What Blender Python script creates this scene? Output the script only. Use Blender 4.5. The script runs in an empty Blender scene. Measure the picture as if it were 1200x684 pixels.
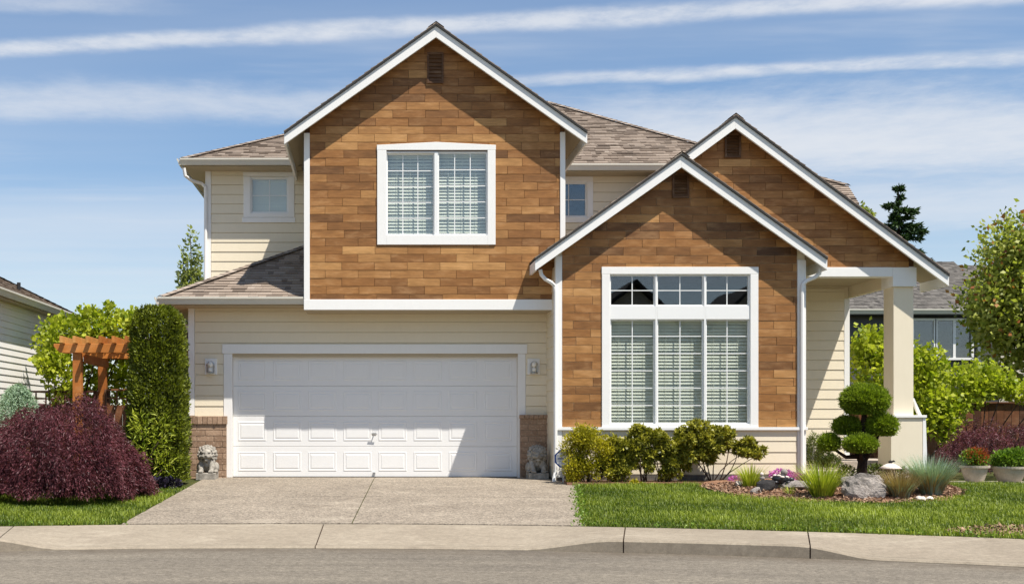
import bpy, math, random
import numpy as np
from mathutils import Vector, Matrix, noise as mnoise

# ------------------------------------------------------------------ camera, sky, sun, exposure
SC = bpy.context.scene
COL = SC.collection
F, VX, VY, CZ, CY = 1370.0, 436.0, 496.0, 0.934, -20.0      # focal length in photo pixels, vanishing point, eye
cam = bpy.data.cameras.new('camera'); camo = bpy.data.objects.new('camera', cam); COL.objects.link(camo)
camo.location = (0, CY, CZ); camo.rotation_euler = (math.pi / 2, 0, 0)
cam.sensor_width = 36; cam.lens = F / 1200 * 36
cam.shift_x = (600 - VX) / 1200; cam.shift_y = (VY - 342) / 1200
cam.clip_end = 3000
SC.camera = camo

SUN_TO = Vector((1.0, -1.0, 2.74)).normalized()
EL = math.asin(SUN_TO.z); AZ = math.atan2(SUN_TO.x, SUN_TO.y)
sun = bpy.data.lights.new('sun', 'SUN'); suno = bpy.data.objects.new('sun', sun); COL.objects.link(suno)
suno.location = (8, -12, 25)
suno.rotation_euler = (-SUN_TO).to_track_quat('-Z', 'Y').to_euler()
sun.energy = 5.0; sun.angle = math.radians(0.53); sun.color = (1.0, 0.945, 0.86)

W_ = bpy.data.worlds.new('World'); SC.world = W_; W_.use_nodes = True
def build_world():
    nt = W_.node_tree; N = nt.nodes; L = nt.links
    for n in list(N): N.remove(n)
    out = N.new('ShaderNodeOutputWorld'); bg = N.new('ShaderNodeBackground')
    sky = N.new('ShaderNodeTexSky'); sky.sky_type = 'NISHITA'; sky.sun_disc = False
    sky.sun_elevation = EL; sky.sun_rotation = AZ
    sky.altitude = 0; sky.air_density = 1.0; sky.dust_density = 0.15; sky.ozone_density = 2.2
    bg.inputs['Strength'].default_value = 0.060
    tc = N.new('ShaderNodeTexCoord'); sep = N.new('ShaderNodeSeparateXYZ'); L.new(tc.outputs['Generated'], sep.inputs[0])
    def mth(op, a, b=None, c=None):
        m = N.new('ShaderNodeMath'); m.operation = op
        for i, v in enumerate((a, b, c)):
            if v is None: continue
            if isinstance(v, (int, float)): m.inputs[i].default_value = v
            else: L.new(v, m.inputs[i])
        return m.outputs[0]
    zz = mth('MAXIMUM', sep.outputs[2], 0.03)
    cx = mth('DIVIDE', sep.outputs[0], zz); cy = mth('DIVIDE', sep.outputs[1], zz)     # point on a cloud layer one unit up
    comb = N.new('ShaderNodeCombineXYZ'); L.new(cx, comb.inputs[0]); L.new(cy, comb.inputs[1])
    def nz(scale, detail, rough, off=(0, 0, 0), sc=(1, 1, 1), rot=0.0):
        mp = N.new('ShaderNodeMapping'); L.new(comb.outputs[0], mp.inputs[0])
        mp.inputs['Location'].default_value = off; mp.inputs['Scale'].default_value = sc; mp.inputs['Rotation'].default_value = (0, 0, rot)
        t = N.new('ShaderNodeTexNoise'); t.inputs['Scale'].default_value = scale; t.inputs['Detail'].default_value = detail
        t.inputs['Roughness'].default_value = rough; L.new(mp.outputs[0], t.inputs['Vector']); return t.outputs[0]
    def sstep(v, a, b, lo=0.0, hi=1.0):
        m = N.new('ShaderNodeMapRange'); m.interpolation_type = 'SMOOTHERSTEP'
        L.new(v, m.inputs[0]); m.inputs[1].default_value = a; m.inputs[2].default_value = b
        m.inputs[3].default_value = lo; m.inputs[4].default_value = hi; return m.outputs[0]
    wob = nz(1.6, 5, 0.6); fine = nz(7.0, 5, 0.65, (3, 1, 0)); puff = nz(3.4, 6, 0.66, (9, 4, 0))
    # contrails: straight streaks on the cloud layer, a*y + b*x = 1
    def trail(a, b, w, dens, soft=0.6, lo=None, hi=None, warp=1.0, rough=0.5):
        s = mth('ADD', mth('MULTIPLY', cy, a), mth('MULTIPLY', cx, b))
        s = mth('ADD', s, mth('MULTIPLY', mth('SUBTRACT', wob, 0.5), 0.05 * warp))
        s = mth('ADD', s, mth('MULTIPLY', mth('SUBTRACT', puff, 0.5), w * 0.8))
        d = mth('ABSOLUTE', mth('SUBTRACT', s, 1.0))
        m = sstep(d, w * (1 - soft), w, 1.0, 0.0)
        m = mth('MULTIPLY', m, sstep(fine, 0.25, 0.72, rough, 1.0))
        m = mth('MULTIPLY', m, dens)
        if lo is not None: m = mth('MULTIPLY', m, sstep(cx, lo[0], lo[1]))
        return m
    t1 = trail(0.337, 0.053, 0.038, 0.80, 0.97)
    t1b = trail(0.356, -0.01, 0.03, 0.42, 0.9, None)
    t1b = mth('MULTIPLY', t1b, sstep(cx, -0.75, -0.35, 1.0, 0.0))
    t2 = trail(0.285, 0.050, 0.034, 0.80, 0.97, (-0.6, 1.2))
    t3 = trail(0.272, -0.01, 0.095, 0.55, 0.97, rough=0.7)
    t3 = mth('MULTIPLY', t3, sstep(cx, -0.3, 0.5, 1.0, 0.25))
    t4 = trail(0.235, 0.02, 0.24, 0.80, 0.95, (-0.1, 1.3), rough=0.86)
    t5 = trail(0.165, 0.04, 0.18, 0.55, 0.98, rough=0.9)
    t5 = mth('MULTIPLY', t5, sstep(cx, -1.0, 2.0, 0.3, 1.0))
    wisps = sstep(nz(1.0, 5, 0.55, (2, 7, 0), (0.5, 1.7, 1), 0.05), 0.45, 0.8, 0.0, 0.5)
    wisps = mth('MULTIPLY', wisps, sstep(sep.outputs[2], 0.08, 0.24))
    veil = sstep(nz(0.35, 4, 0.5, (5, 2, 0), (0.3, 1.2, 1)), 0.40, 0.7, 0.10, 0.40)
    tot = mth('MAXIMUM', mth('MAXIMUM', t1, t2), mth('MAXIMUM', mth('MAXIMUM', t3, t1b), mth('MAXIMUM', t4, t5)))
    inv = mth('MULTIPLY', mth('SUBTRACT', 1.0, tot), mth('MULTIPLY', mth('SUBTRACT', 1.0, wisps), mth('SUBTRACT', 1.0, veil)))
    fac = mth('SUBTRACT', 1.0, inv)
    haze = sstep(sep.outputs[2], 0.0, 0.30, 0.48, 0.0)
    fac = mth('SUBTRACT', 1.0, mth('MULTIPLY', mth('SUBTRACT', 1.0, fac), mth('SUBTRACT', 1.0, haze)))
    gate = sstep(sep.outputs[2], -0.02, 0.0)
    fac = mth('MULTIPLY', fac, gate)
    hs = N.new('ShaderNodeHueSaturation'); hs.inputs['Saturation'].default_value = 1.27; hs.inputs['Value'].default_value = 1.46
    L.new(sky.outputs[0], hs.inputs['Color'])
    mix = N.new('ShaderNodeMixRGB'); mix.inputs[2].default_value = (8.9, 9.2, 9.7, 1)
    L.new(fac, mix.inputs[0]); L.new(hs.outputs[0], mix.inputs[1])
    L.new(mix.outputs[0], bg.inputs[0]); L.new(bg.outputs[0], out.inputs[0])
build_world()
SC.view_settings.view_transform = 'Standard'; SC.view_settings.look = 'None'
SC.view_settings.gamma = 1; SC.view_settings.exposure = 0.58; SC.view_settings.use_curve_mapping = False
SC.render.engine = 'CYCLES'
SC.cycles.max_bounces = 8; SC.cycles.transparent_max_bounces = 24

# ------------------------------------------------------------------ pixel helpers (a pixel gives a direction; Y is the depth plane it stands on)
def PX(px, Y=0.0): return (px - VX) / F * (Y - CY)
def PZ(py, Y=0.0): return CZ + (VY - py) / F * (Y - CY)
def P(px, py, Y): return Vector((PX(px, Y), Y, PZ(py, Y)))

# ------------------------------------------------------------------ materials
MATS = {}
def lin(c):
    if isinstance(c, str):
        c = [int(c[i:i + 2], 16) / 255 for i in (0, 2, 4)]
        return tuple(x / 12.92 if x <= 0.04045 else ((x + 0.055) / 1.055) ** 2.4 for x in c)
    return tuple(c)
class NT:
    def __init__(s, name):
        s.m = bpy.data.materials.new(name); s.m.use_nodes = True; s.N = s.m.node_tree.nodes; s.L = s.m.node_tree.links
        s.b = s.N['Principled BSDF']; s.o = s.N['Material Output']; s.tc = s.N.new('ShaderNodeTexCoord')
    def vec(s, sc=(1, 1, 1), jitter=False):
        mp = s.N.new('ShaderNodeMapping'); mp.inputs['Scale'].default_value = sc
        src = s.tc.outputs['Object']
        if jitter:
            a = s.N.new('ShaderNodeAttribute'); a.attribute_name = 'tint'
            oi = s.N.new('ShaderNodeObjectInfo')
            k = s.math('ADD', s.math('MULTIPLY', a.outputs['Fac'], 91.7), s.math('MULTIPLY', oi.outputs['Random'], 37.3))
            v = s.N.new('ShaderNodeVectorMath'); v.operation = 'ADD'; s.L.new(src, v.inputs[0]); s.L.new(k, v.inputs[1]); src = v.outputs[0]
        s.L.new(src, mp.inputs[0]); return mp.outputs[0]
    def noise(s, scale, detail=4, rough=0.55, sc=(1, 1, 1), jitter=False, vec=None):
        t = s.N.new('ShaderNodeTexNoise'); t.inputs['Scale'].default_value = scale
        t.inputs['Detail'].default_value = detail; t.inputs['Roughness'].default_value = rough
        s.L.new(vec or s.vec(sc, jitter), t.inputs['Vector']); return t.outputs[0]
    def math(s, op, a, b=0.0):
        n = s.N.new('ShaderNodeMath'); n.operation = op
        for i, v in enumerate((a, b)):
            if isinstance(v, (int, float)): n.inputs[i].default_value = v
            else: s.L.new(v, n.inputs[i])
        return n.outputs[0]
    def rng(s, v, a, b, lo=0.0, hi=1.0, smooth=False):
        n = s.N.new('ShaderNodeMapRange'); s.L.new(v, n.inputs[0])
        if smooth: n.interpolation_type = 'SMOOTHSTEP'
        for i, x in enumerate((a, b, lo, hi)): n.inputs[i + 1].default_value = x
        return n.outputs[0]
    def mix(s, f, a, b, mode='MIX'):
        n = s.N.new('ShaderNodeMixRGB'); n.blend_type = mode
        for i, v in enumerate((f, a, b)):
            if isinstance(v, (int, float)): n.inputs[i].default_value = v
            elif isinstance(v, tuple): n.inputs[i].default_value = (*v[:3], 1)
            else: s.L.new(v, n.inputs[i])
        return n.outputs[0]
    def attr(s, name='tint'):
        a = s.N.new('ShaderNodeAttribute'); a.attribute_name = name; return a.outputs['Fac']
    def bump(s, h, strength=0.3, dist=0.01):
        n = s.N.new('ShaderNodeBump'); n.inputs['Strength'].default_value = strength; n.inputs['Distance'].default_value = dist
        s.L.new(h, n.inputs['Height']); s.L.new(n.outputs[0], s.b.inputs['Normal']); return n.outputs[0]
    def grey(s, v):
        n = s.N.new('ShaderNodeCombineColor')
        for i in range(3): s.L.new(v, n.inputs[i])
        return n.outputs[0]
def fin(k, col, rough=0.7, spec=0.3, metal=0.0):
    if isinstance(col, tuple): k.b.inputs['Base Color'].default_value = (*col, 1)
    else: k.L.new(col, k.b.inputs['Base Color'])
    k.b.inputs['Roughness'].default_value = rough; k.b.inputs['Specular IOR Level'].default_value = spec; k.b.inputs['Metallic'].default_value = metal
    return k.m
def paint(name, col, dirt=0.12, rough=0.5, bump=0.15):
    k = NT(name); c = lin(col)
    n = k.noise(1.7, 6, 0.65); n2 = k.noise(22, 4, 0.6, (1, 1, 0.25))
    f = k.math('ADD', k.math('MULTIPLY', n, 0.6), k.math('MULTIPLY', n2, 0.4))
    colr = k.mix(k.rng(f, 0.35, 0.65, dirt, 0.0), c, tuple(x * y for x, y in zip(c, (0.62, 0.58, 0.52))))
    k.bump(k.noise(90, 3, 0.6), bump, 0.002)
    return fin(k, colr, rough, 0.35)
def rough_mat(name, cols, scale=6, grain=120, gstr=0.35, bump=0.4, bd=0.006, rough=0.9, spec=0.2, sc=(1, 1, 1), jitter=False, attr=0.0):
    k = NT(name); a, b = lin(cols[0]), lin(cols[1])
    f = k.noise(scale, 6, 0.6, sc, jitter)
    f = k.rng(f, 0.3, 0.7)
    if attr: f = k.math('ADD', k.math('MULTIPLY', f, 1 - attr), k.math('MULTIPLY', k.attr(), attr))
    c = k.mix(f, a, b)
    g = k.noise(grain, 3, 0.7, (1, 1, 1), jitter)
    c = k.mix(1.0, c, k.grey(k.rng(g, 0.3, 0.7, 1 - gstr, 1 + gstr)), 'MULTIPLY')
    k.bump(g, bump, bd)
    return fin(k, c, rough, spec)
def leaf_mat(name, c0, c1, trans=0.35, rough=0.5, spec=0.35):
    k = NT(name); c0, c1 = lin(c0), lin(c1)
    col = k.mix(k.attr(), c0, c1)
    fin(k, col, rough, spec)
    t = k.N.new('ShaderNodeBsdfTranslucent'); k.L.new(k.mix(1.0, col, (1.15, 1.25, 0.55), 'MULTIPLY'), t.inputs[0])
    m = k.N.new('ShaderNodeMixShader'); m.inputs[0].default_value = trans
    k.L.new(k.b.outputs[0], m.inputs[1]); k.L.new(t.outputs[0], m.inputs[2]); k.L.new(m.outputs[0], k.o.inputs[0])
    return k.m
def wood_mat(name, cols, grain=(1.6, 1.6, 26), rough=0.55, attr=True, gs=0.5):
    k = NT(name); a, b, d = [lin(c) for c in cols]
    t = k.attr() if attr else k.noise(0.8)
    c = k.mix(k.rng(t, 0.0, 0.55), a, b); c = k.mix(k.rng(t, 0.55, 1.0), c, d)
    v = k.vec(grain, True)
    g = k.noise(3.0, 7, 0.68, vec=v)
    g2 = k.noise(2.6, 5, 0.65, (1.0, 1.0, 2.6), True)
    w = k.math('ADD', k.math('MULTIPLY', g, 0.6), k.math('MULTIPLY', g2, 0.5))
    c = k.mix(k.rng(g2, 0.5, 0.72, 0.0, 0.35), c, k.mix(0.5, d, lin('a79377')))
    c = k.mix(1.0, c, k.grey(k.rng(w, 0.33, 0.78, 1 - gs, 1 + gs * 0.75)), 'MULTIPLY')
    k.bump(g, 0.3, 0.003)
    return fin(k, c, rough, 0.3)
def brick_mat():
    k = NT('brick'); t = k.attr(); oi = k.N.new('ShaderNodeObjectInfo')
    c = k.mix(oi.outputs['Random'], lin('8a705b'), lin('ac9078'))
    n = k.noise(30, 5, 0.7, jitter=True)
    c = k.mix(k.rng(n, 0.52, 0.72), c, lin('c4ab92'))
    c = k.mix(k.rng(k.noise(11, 4, 0.6, jitter=True), 0.55, 0.75, 0, 0.6), c, lin('5f4636'))
    k.bump(n, 0.5, 0.006); return fin(k, c, 0.9, 0.2)
def glass_mat():
    k = NT('window_glass'); k.N.remove(k.b)
    tr = k.N.new('ShaderNodeBsdfTransparent'); tr.inputs[0].default_value = (0.955, 0.975, 0.965, 1)
    gl = k.N.new('ShaderNodeBsdfGlossy'); gl.inputs['Roughness'].default_value = 0.01; gl.inputs[0].default_value = (0.95, 0.97, 1, 1)
    lw = k.N.new('ShaderNodeLayerWeight'); lw.inputs['Blend'].default_value = 0.5
    nn = k.N.new('ShaderNodeBump'); nn.inputs['Strength'].default_value = 0.05; nn.inputs['Distance'].default_value = 0.02
    k.L.new(k.noise(1.1, 2), nn.inputs['Height']); k.L.new(nn.outputs[0], gl.inputs['Normal'])
    m = k.N.new('ShaderNodeMixShader'); k.L.new(k.math('ADD', k.math('MULTIPLY', k.math('POWER', lw.outputs['Facing'], 5.0), 0.9), 0.085), m.inputs[0])
    k.L.new(tr.outputs[0], m.inputs[1]); k.L.new(gl.outputs[0], m.inputs[2]); k.L.new(m.outputs[0], k.o.inputs[0])
    return k.m
def asphalt_mat():
    k = NT('asphalt')
    big = k.noise(0.35, 5, 0.6); ring = k.noise(0.9, 4, 0.6, (0.35, 2.2, 1)); g = k.noise(75, 3, 0.8); g2 = k.noise(30, 3, 0.7)
    f = k.math('ADD', k.math('MULTIPLY', big, 0.5), k.math('MULTIPLY', ring, 0.5))
    c = k.mix(k.rng(f, 0.35, 0.65), lin('686157'), lin('7b7366'))
    s = k.math('ADD', k.math('MULTIPLY', g, 0.6), k.math('MULTIPLY', g2, 0.4)); g3 = k.noise(13, 6, 0.85)
    c = k.mix(1.0, c, k.grey(k.rng(s, 0.36, 0.64, 0.5, 1.5)), 'MULTIPLY'); c = k.mix(1.0, c, k.grey(k.rng(g3, 0.36, 0.64, 0.72, 1.28)), 'MULTIPLY')
    vm = k.N.new('ShaderNodeVectorMath'); vm.operation = 'DISTANCE'; k.L.new(k.tc.outputs['Object'], vm.inputs[0]); vm.inputs[1].default_value = (-1.0, -23.5, -0.40)
    rr_ = vm.outputs['Value']; cr = k.N.new('ShaderNodeCombineXYZ'); k.L.new(rr_, cr.inputs[0])
    streak = k.noise(3.2, 5, 0.7, vec=cr.outputs[0]); c = k.mix(1.0, c, k.grey(k.rng(streak, 0.3, 0.7, 0.84, 1.14)), 'MULTIPLY')
    dirt = k.math('MULTIPLY', k.rng(rr_, 15.35, 15.95, 0, 1, True), k.rng(k.noise(2.2, 6, 0.7), 0.35, 0.65, 0.15, 0.75)); c = k.mix(dirt, c, lin('5a5044'))
    oil = k.rng(k.noise(0.55, 3, 0.5), 0.62, 0.7, 0, 0.35); c = k.mix(oil, c, lin('55504a'))
    k.bump(s, 0.7, 0.006); return fin(k, c, 0.92, 0.2)
def concrete_mat(name, a, b, agg=0.0):
    k = NT(name)
    big = k.noise(0.7, 7, 0.62); mid = k.noise(5, 5, 0.6, (1, 2.5, 1)); g = k.noise(150, 2, 0.7)
    f = k.math('ADD', k.math('MULTIPLY', big, 0.65), k.math('MULTIPLY', mid, 0.35))
    c = k.mix(k.rng(f, 0.36, 0.64), lin(a), lin(b))
    if agg:
        v = k.N.new('ShaderNodeTexVoronoi'); v.inputs['Scale'].default_value = 48; k.L.new(k.vec(), v.inputs['Vector'])
        sp = k.N.new('ShaderNodeSeparateColor'); k.L.new(v.outputs['Color'], sp.inputs[0])
        c = k.mix(1.0, c, k.grey(k.rng(sp.outputs[0], 0, 1, 1 - agg, 1 + agg)), 'MULTIPLY')
        k.bump(v.outputs['Distance'], 0.5, 0.006)
    else: k.bump(g, 0.3, 0.003)
    c = k.mix(1.0, c, k.grey(k.rng(g, 0.35, 0.65, 0.9, 1.1)), 'MULTIPLY'); g4 = k.noise(17, 6, 0.85); c = k.mix(1.0, c, k.grey(k.rng(g4, 0.36, 0.64, 0.84, 1.16)), 'MULTIPLY')
    st = k.noise(1.9, 5, 0.7, (1, 1, 1)); c = k.mix(k.rng(st, 0.55, 0.74, 0, 0.45), c, lin('74695b'))
    st2 = k.noise(0.9, 6, 0.75, (1, 1.6, 1)); c = k.mix(k.rng(st2, 0.56, 0.7, 0, 0.3), c, lin('c9bda9'))
    return fin(k, c, 0.88, 0.25)
def shingle_mat(name, cols):
    k = NT(name); a, b, d = [lin(c) for c in cols]; t = k.attr()
    c = k.mix(k.rng(t, 0, 0.5), a, b); c = k.mix(k.rng(t, 0.5, 1.0), c, d)
    g = k.noise(140, 3, 0.75); big = k.noise(1.2, 4, 0.6)
    c = k.mix(1.0, c, k.grey(k.rng(g, 0.35, 0.65, 0.75, 1.25)), 'MULTIPLY')
    c = k.mix(1.0, c, k.grey(k.rng(big, 0.35, 0.65, 0.9, 1.1)), 'MULTIPLY')
    k.bump(g, 0.5, 0.004); return fin(k, c, 0.95, 0.15)

M = dict(
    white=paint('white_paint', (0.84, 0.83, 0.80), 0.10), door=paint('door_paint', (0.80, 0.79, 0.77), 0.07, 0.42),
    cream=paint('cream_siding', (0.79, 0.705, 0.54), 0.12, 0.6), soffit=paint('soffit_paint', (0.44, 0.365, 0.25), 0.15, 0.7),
    palesiding=paint('pale_siding', (0.80, 0.77, 0.72), 0.1, 0.6), graysiding=paint('dark_grey_siding', (0.075, 0.073, 0.075), 0.1, 0.6),
    beigesiding=paint('beige_siding', (0.48, 0.43, 0.35), 0.1, 0.6),
    gutter=paint('gutter_metal', (0.62, 0.585, 0.50), 0.14, 0.4),
    plank=wood_mat('cedar_plank', ('5f4128', '99693a', 'c2925a')), vent=wood_mat('vent_wood', ('4a3220', '5f4128', '6f4d30'), attr=False),
    pergola=wood_mat('stained_cedar', ('a4602a', 'c27a38', 'd29c5a'), (2, 2, 2), gs=0.3), fence=wood_mat('fence_wood', ('4c2f1e', '6a4229', '84573a'), (14, 14, 1.5), gs=0.35),
    brick=brick_mat(), mortar=rough_mat('mortar', ('8d7a66', 'a18d78')),
    shingle=shingle_mat('brown_shingle', ('6a5e54', '8a7c6f', '9d9083')), shinglegrey=shingle_mat('grey_shingle', ('4c4946', '64605b', '7a756f')),
    shingledark=shingle_mat('dark_shingle', ('30302f', '3d3c3b', '4a4846')),
    driveway=concrete_mat('aggregate_concrete', '7b7164', '928778', 0.40), walk=concrete_mat('sidewalk_concrete', '867b6b', '988d7c'),
    slab=concrete_mat('porch_concrete', '9d9184', 'b0a597'), asphalt=asphalt_mat(),
    soil=rough_mat('lawn_soil', ('2e3a18', '4a4a22'), 5, 60, 0.5), mulch=rough_mat('bark_mulch', ('6b4a36', 'a07c62'), 20, 70, 0.5, 0.8, 0.02),
    chip=rough_mat('bark_chip', ('5c3f2e', 'b99a80'), 30, 90, 0.3, 0.3, 0.003, attr=0.8),
    statue=rough_mat('cast_stone', ('77726a', 'aca69b'), 14, 70, 0.22, 0.3, 0.004), rock=rough_mat('boulder', ('77706b', 'aca39b'), 4, 40, 0.3, 0.8, 0.02),
    darkrock=rough_mat('dark_rock', ('232223', '3c3a39'), 6, 40, 0.3, 0.6, 0.02), paleston=rough_mat('pale_stone', ('c9b7aa', 'e6dcd2'), 8, 60, 0.15),
    bark=rough_mat('bark', ('2f251d', '54443a'), 10, 40, 0.4, 0.8, 0.02, sc=(1, 1, 0.2)), darkwood=rough_mat('dark_bark', ('1c1512', '3a2c24'), 10, 40, 0.3, 0.7, 0.01, sc=(1, 1, 0.2)),
    pot=rough_mat('cast_pot', ('a89c8a', 'c0b5a4'), 8, 60, 0.12), concretewall=rough_mat('foundation', ('5f5b57', '76716b')),
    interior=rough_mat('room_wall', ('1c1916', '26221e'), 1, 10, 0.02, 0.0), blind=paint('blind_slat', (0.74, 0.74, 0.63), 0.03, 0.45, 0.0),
    glass=glass_mat(), frame=paint('vinyl_frame', (0.82, 0.82, 0.80), 0.03, 0.3, 0.02),
    steel=fin(NT('brushed_steel'), (0.45, 0.44, 0.42), 0.35, 0.5, 0.9), darkmetal=fin(NT('dark_metal'), (0.03, 0.03, 0.032), 0.45, 0.5, 0.3),
    bulb=fin(NT('frosted_glass'), (0.80, 0.78, 0.72), 0.15, 0.6), signblue=fin(NT('sign_blue'), (0.015, 0.06, 0.28), 0.4), signwhite=fin(NT('sign_white'), (0.75, 0.76, 0.78), 0.4),
    cover=fin(NT('grey_cover'), (0.26, 0.255, 0.25), 0.6), black=fin(NT('black_glaze'), (0.02, 0.02, 0.022), 0.35, 0.5),
    lawn=leaf_mat('grass_blade', '435a0f', 'a8b444', 0.35), dry=leaf_mat('dry_blade', '9a8255', 'c8b286', 0.25),
    maple=leaf_mat('purple_leaf', '3a1a20', '80464e', 0.25), arbor=leaf_mat('arborvitae_leaf', '2e3a0d', '8f982c', 0.25),
    vine=leaf_mat('vine_leaf', '6a7f14', 'cfd24c', 0.42), rhodo=leaf_mat('rhododendron_leaf', '4a5212', 'b9b244', 0.25, 0.4), spirea=leaf_mat('golden_leaf', '7a7815', 'd2c43a', 0.35),
    topiary=leaf_mat('topiary_leaf', '465c10', 'a8bb36', 0.32), fescue=leaf_mat('blue_blade', '76907c', 'aebfa8', 0.25), tan=leaf_mat('tan_blade', '7d6a45', 'b29a6c', 0.25),
    daylily=leaf_mat('strap_leaf', '627a17', 'c3c748', 0.35), cedar=leaf_mat('blue_cedar_leaf', '6c8a72', 'abbfa0', 0.2), fir=leaf_mat('fir_needle', '1c3016', '4e663a', 0.2),
    tree=leaf_mat('tree_leaf', '58681e', 'c6c86a', 0.45), redtip=leaf_mat('red_tip_leaf', '8a4a2a', 'b58a4a', 0.35), bluegreen=leaf_mat('olive_leaf', '78824e', 'b8bc84', 0.45),
    ajuga=leaf_mat('black_leaf', '131018', '3c3444', 0.1, 0.3, 0.5), pink=leaf_mat('pink_petal', 'b04aa8', 'dd8fd4', 0.3), potgreen=leaf_mat('bedding_leaf', '41601a', '87a338', 0.3),
    redflower=leaf_mat('red_leaf', '8a3a22', 'b8683a', 0.3), whitepetal=leaf_mat('white_petal', 'cfc8bc', 'f0ece4', 0.3), juniper=leaf_mat('juniper_leaf', '3d4a1c', '76803a', 0.2),
)

# ------------------------------------------------------------------ objects
ORG = {}
def tag(o, label=None, cat=None, group=None, kind=None):
    if label: o['label'] = label
    if cat: o['category'] = cat
    if group: o['group'] = group
    if kind: o['kind'] = kind
    return o
def thing(name, loc, label, cat, group=None):
    o = bpy.data.objects.new(name, None); COL.objects.link(o); o.empty_display_size = 0.1
    o.location = loc; ORG[o.name] = Vector(loc)
    return tag(o, label, cat, group)
def link(name, me, mat, parent=None, loc=None, bevel=0, smooth=False):
    o = bpy.data.objects.new(name, me); COL.objects.link(o)
    if mat is not None and not len(me.materials): me.materials.append(M[mat] if isinstance(mat, str) else mat)
    org = Vector((0, 0, 0))
    if parent is not None: org = ORG[parent.name]; o.parent = parent
    ORG[o.name] = org
    if loc is not None: o.location = Vector(loc) - org if parent is not None else loc
    if bevel:
        b = o.modifiers.new('bevel', 'BEVEL'); b.width = bevel; b.segments = 2; b.limit_method = 'ANGLE'; b.angle_limit = 0.6
    if smooth: me.polygons.foreach_set('use_smooth', [True] * len(me.polygons))
    return o
class MB:
    """collects polygons; build() links them as one mesh"""
    def __init__(s): s.v = []; s.f = []; s.t = []
    def add(s, vs, fs, tint=0.5):
        k = len(s.v); s.v += [tuple(v) for v in vs]; s.f += [tuple(i + k for i in f) for f in fs]; s.t += [tint] * len(vs); return s
    def box(s, x0, x1, y0, y1, z0, z1, tint=0.5):
        return s.add([(x, y, z) for z in (z0, z1) for y in (y0, y1) for x in (x0, x1)],
                     [(0, 2, 3, 1), (4, 5, 7, 6), (0, 1, 5, 4), (2, 6, 7, 3), (0, 4, 6, 2), (1, 3, 7, 5)], tint)
    def prism(s, poly, y0, y1, tint=0.5, inset=0.0):
        """poly: list of (x, z), counter-clockwise seen from the front (-Y)"""
        n = len(poly)
        a = sum(poly[i][0] * poly[(i + 1) % n][1] - poly[(i + 1) % n][0] * poly[i][1] for i in range(n))
        if a < 0: poly = poly[::-1]
        fr = poly
        if inset:
            cx = sum(p[0] for p in poly) / n; cz = sum(p[1] for p in poly) / n
            fr = [(p[0] - math.copysign(min(inset, abs(p[0] - cx) * 0.5), p[0] - cx), p[1] - math.copysign(min(inset, abs(p[1] - cz) * 0.5), p[1] - cz)) for p in poly]
        return s.add([(x, y0, z) for x, z in fr] + [(x, y1, z) for x, z in poly],
                     [tuple(range(n)), tuple(range(2 * n - 1, n - 1, -1))] + [((i + 1) % n, i, n + i, n + (i + 1) % n) for i in range(n)], tint)
    def extr(s, poly, a, b, tint=0.5):
        """poly: 3-D offsets; swept from point a to point b"""
        n = len(poly); a = Vector(a); b = Vector(b)
        return s.add([a + Vector(p) for p in poly] + [b + Vector(p) for p in poly],
                     [tuple(range(n - 1, -1, -1)), tuple(range(n, 2 * n))] + [(i, (i + 1) % n, n + (i + 1) % n, n + i) for i in range(n)], tint)
    def tube(s, path, rad, n=8, tint=0.5, caps=True):
        path = [Vector(p) for p in path]; R = rad if isinstance(rad, (list, tuple)) else [rad] * len(path)
        vs = []
        for i, p in enumerate(path):
            d = (path[min(i + 1, len(path) - 1)] - path[max(i - 1, 0)]).normalized()
            u = d.orthogonal() if i == 0 else (u - d * u.dot(d))
            u = u.normalized(); w = d.cross(u)
            vs += [p + (u * math.cos(k * 2 * math.pi / n) + w * math.sin(k * 2 * math.pi / n)) * R[i] for k in range(n)]
        fs = [(i * n + k, i * n + (k + 1) % n, (i + 1) * n + (k + 1) % n, (i + 1) * n + k) for i in range(len(path) - 1) for k in range(n)]
        if caps: fs += [tuple(range(n - 1, -1, -1)), tuple(range((len(path) - 1) * n, len(path) * n))]
        return s.add(vs, fs, tint)
    def lathe(s, c, prof, n=20, tint=0.5):
        c = Vector(c); m = len(prof)
        vs = [c + Vector((r * math.cos(k * 2 * math.pi / n), r * math.sin(k * 2 * math.pi / n), z)) for r, z in prof for k in range(n)]
        fs = [(i * n + k, i * n + (k + 1) % n, (i + 1) * n + (k + 1) % n, (i + 1) * n + k) for i in range(m - 1) for k in range(n)]
        fs += [tuple(range(n - 1, -1, -1)), tuple(range((m - 1) * n, m * n))]
        return s.add(vs, fs, tint)
    def ball(s, c, r, seg=12, ring=8, tint=0.5, rot=None):
        c = Vector(c); r = (r, r, r) if isinstance(r, (int, float)) else r
        prof = [(math.sin(math.pi * i / ring), -math.cos(math.pi * i / ring)) for i in range(1, ring)]
        loc = [Vector((q * math.cos(k * 2 * math.pi / seg) * r[0], q * math.sin(k * 2 * math.pi / seg) * r[1], z * r[2])) for q, z in prof for k in range(seg)]
        loc += [Vector((0, 0, -r[2])), Vector((0, 0, r[2]))]
        if rot: loc = [rot @ v for v in loc]
        m = ring - 1; nb = m * seg
        fs = [(i * seg + k, i * seg + (k + 1) % seg, (i + 1) * seg + (k + 1) % seg, (i + 1) * seg + k) for i in range(m - 1) for k in range(seg)]
        fs += [(nb, (k + 1) % seg, k) for k in range(seg)] + [(nb + 1, (m - 1) * seg + k, (m - 1) * seg + (k + 1) % seg) for k in range(seg)]
        return s.add([c + v for v in loc], fs, tint)
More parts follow.
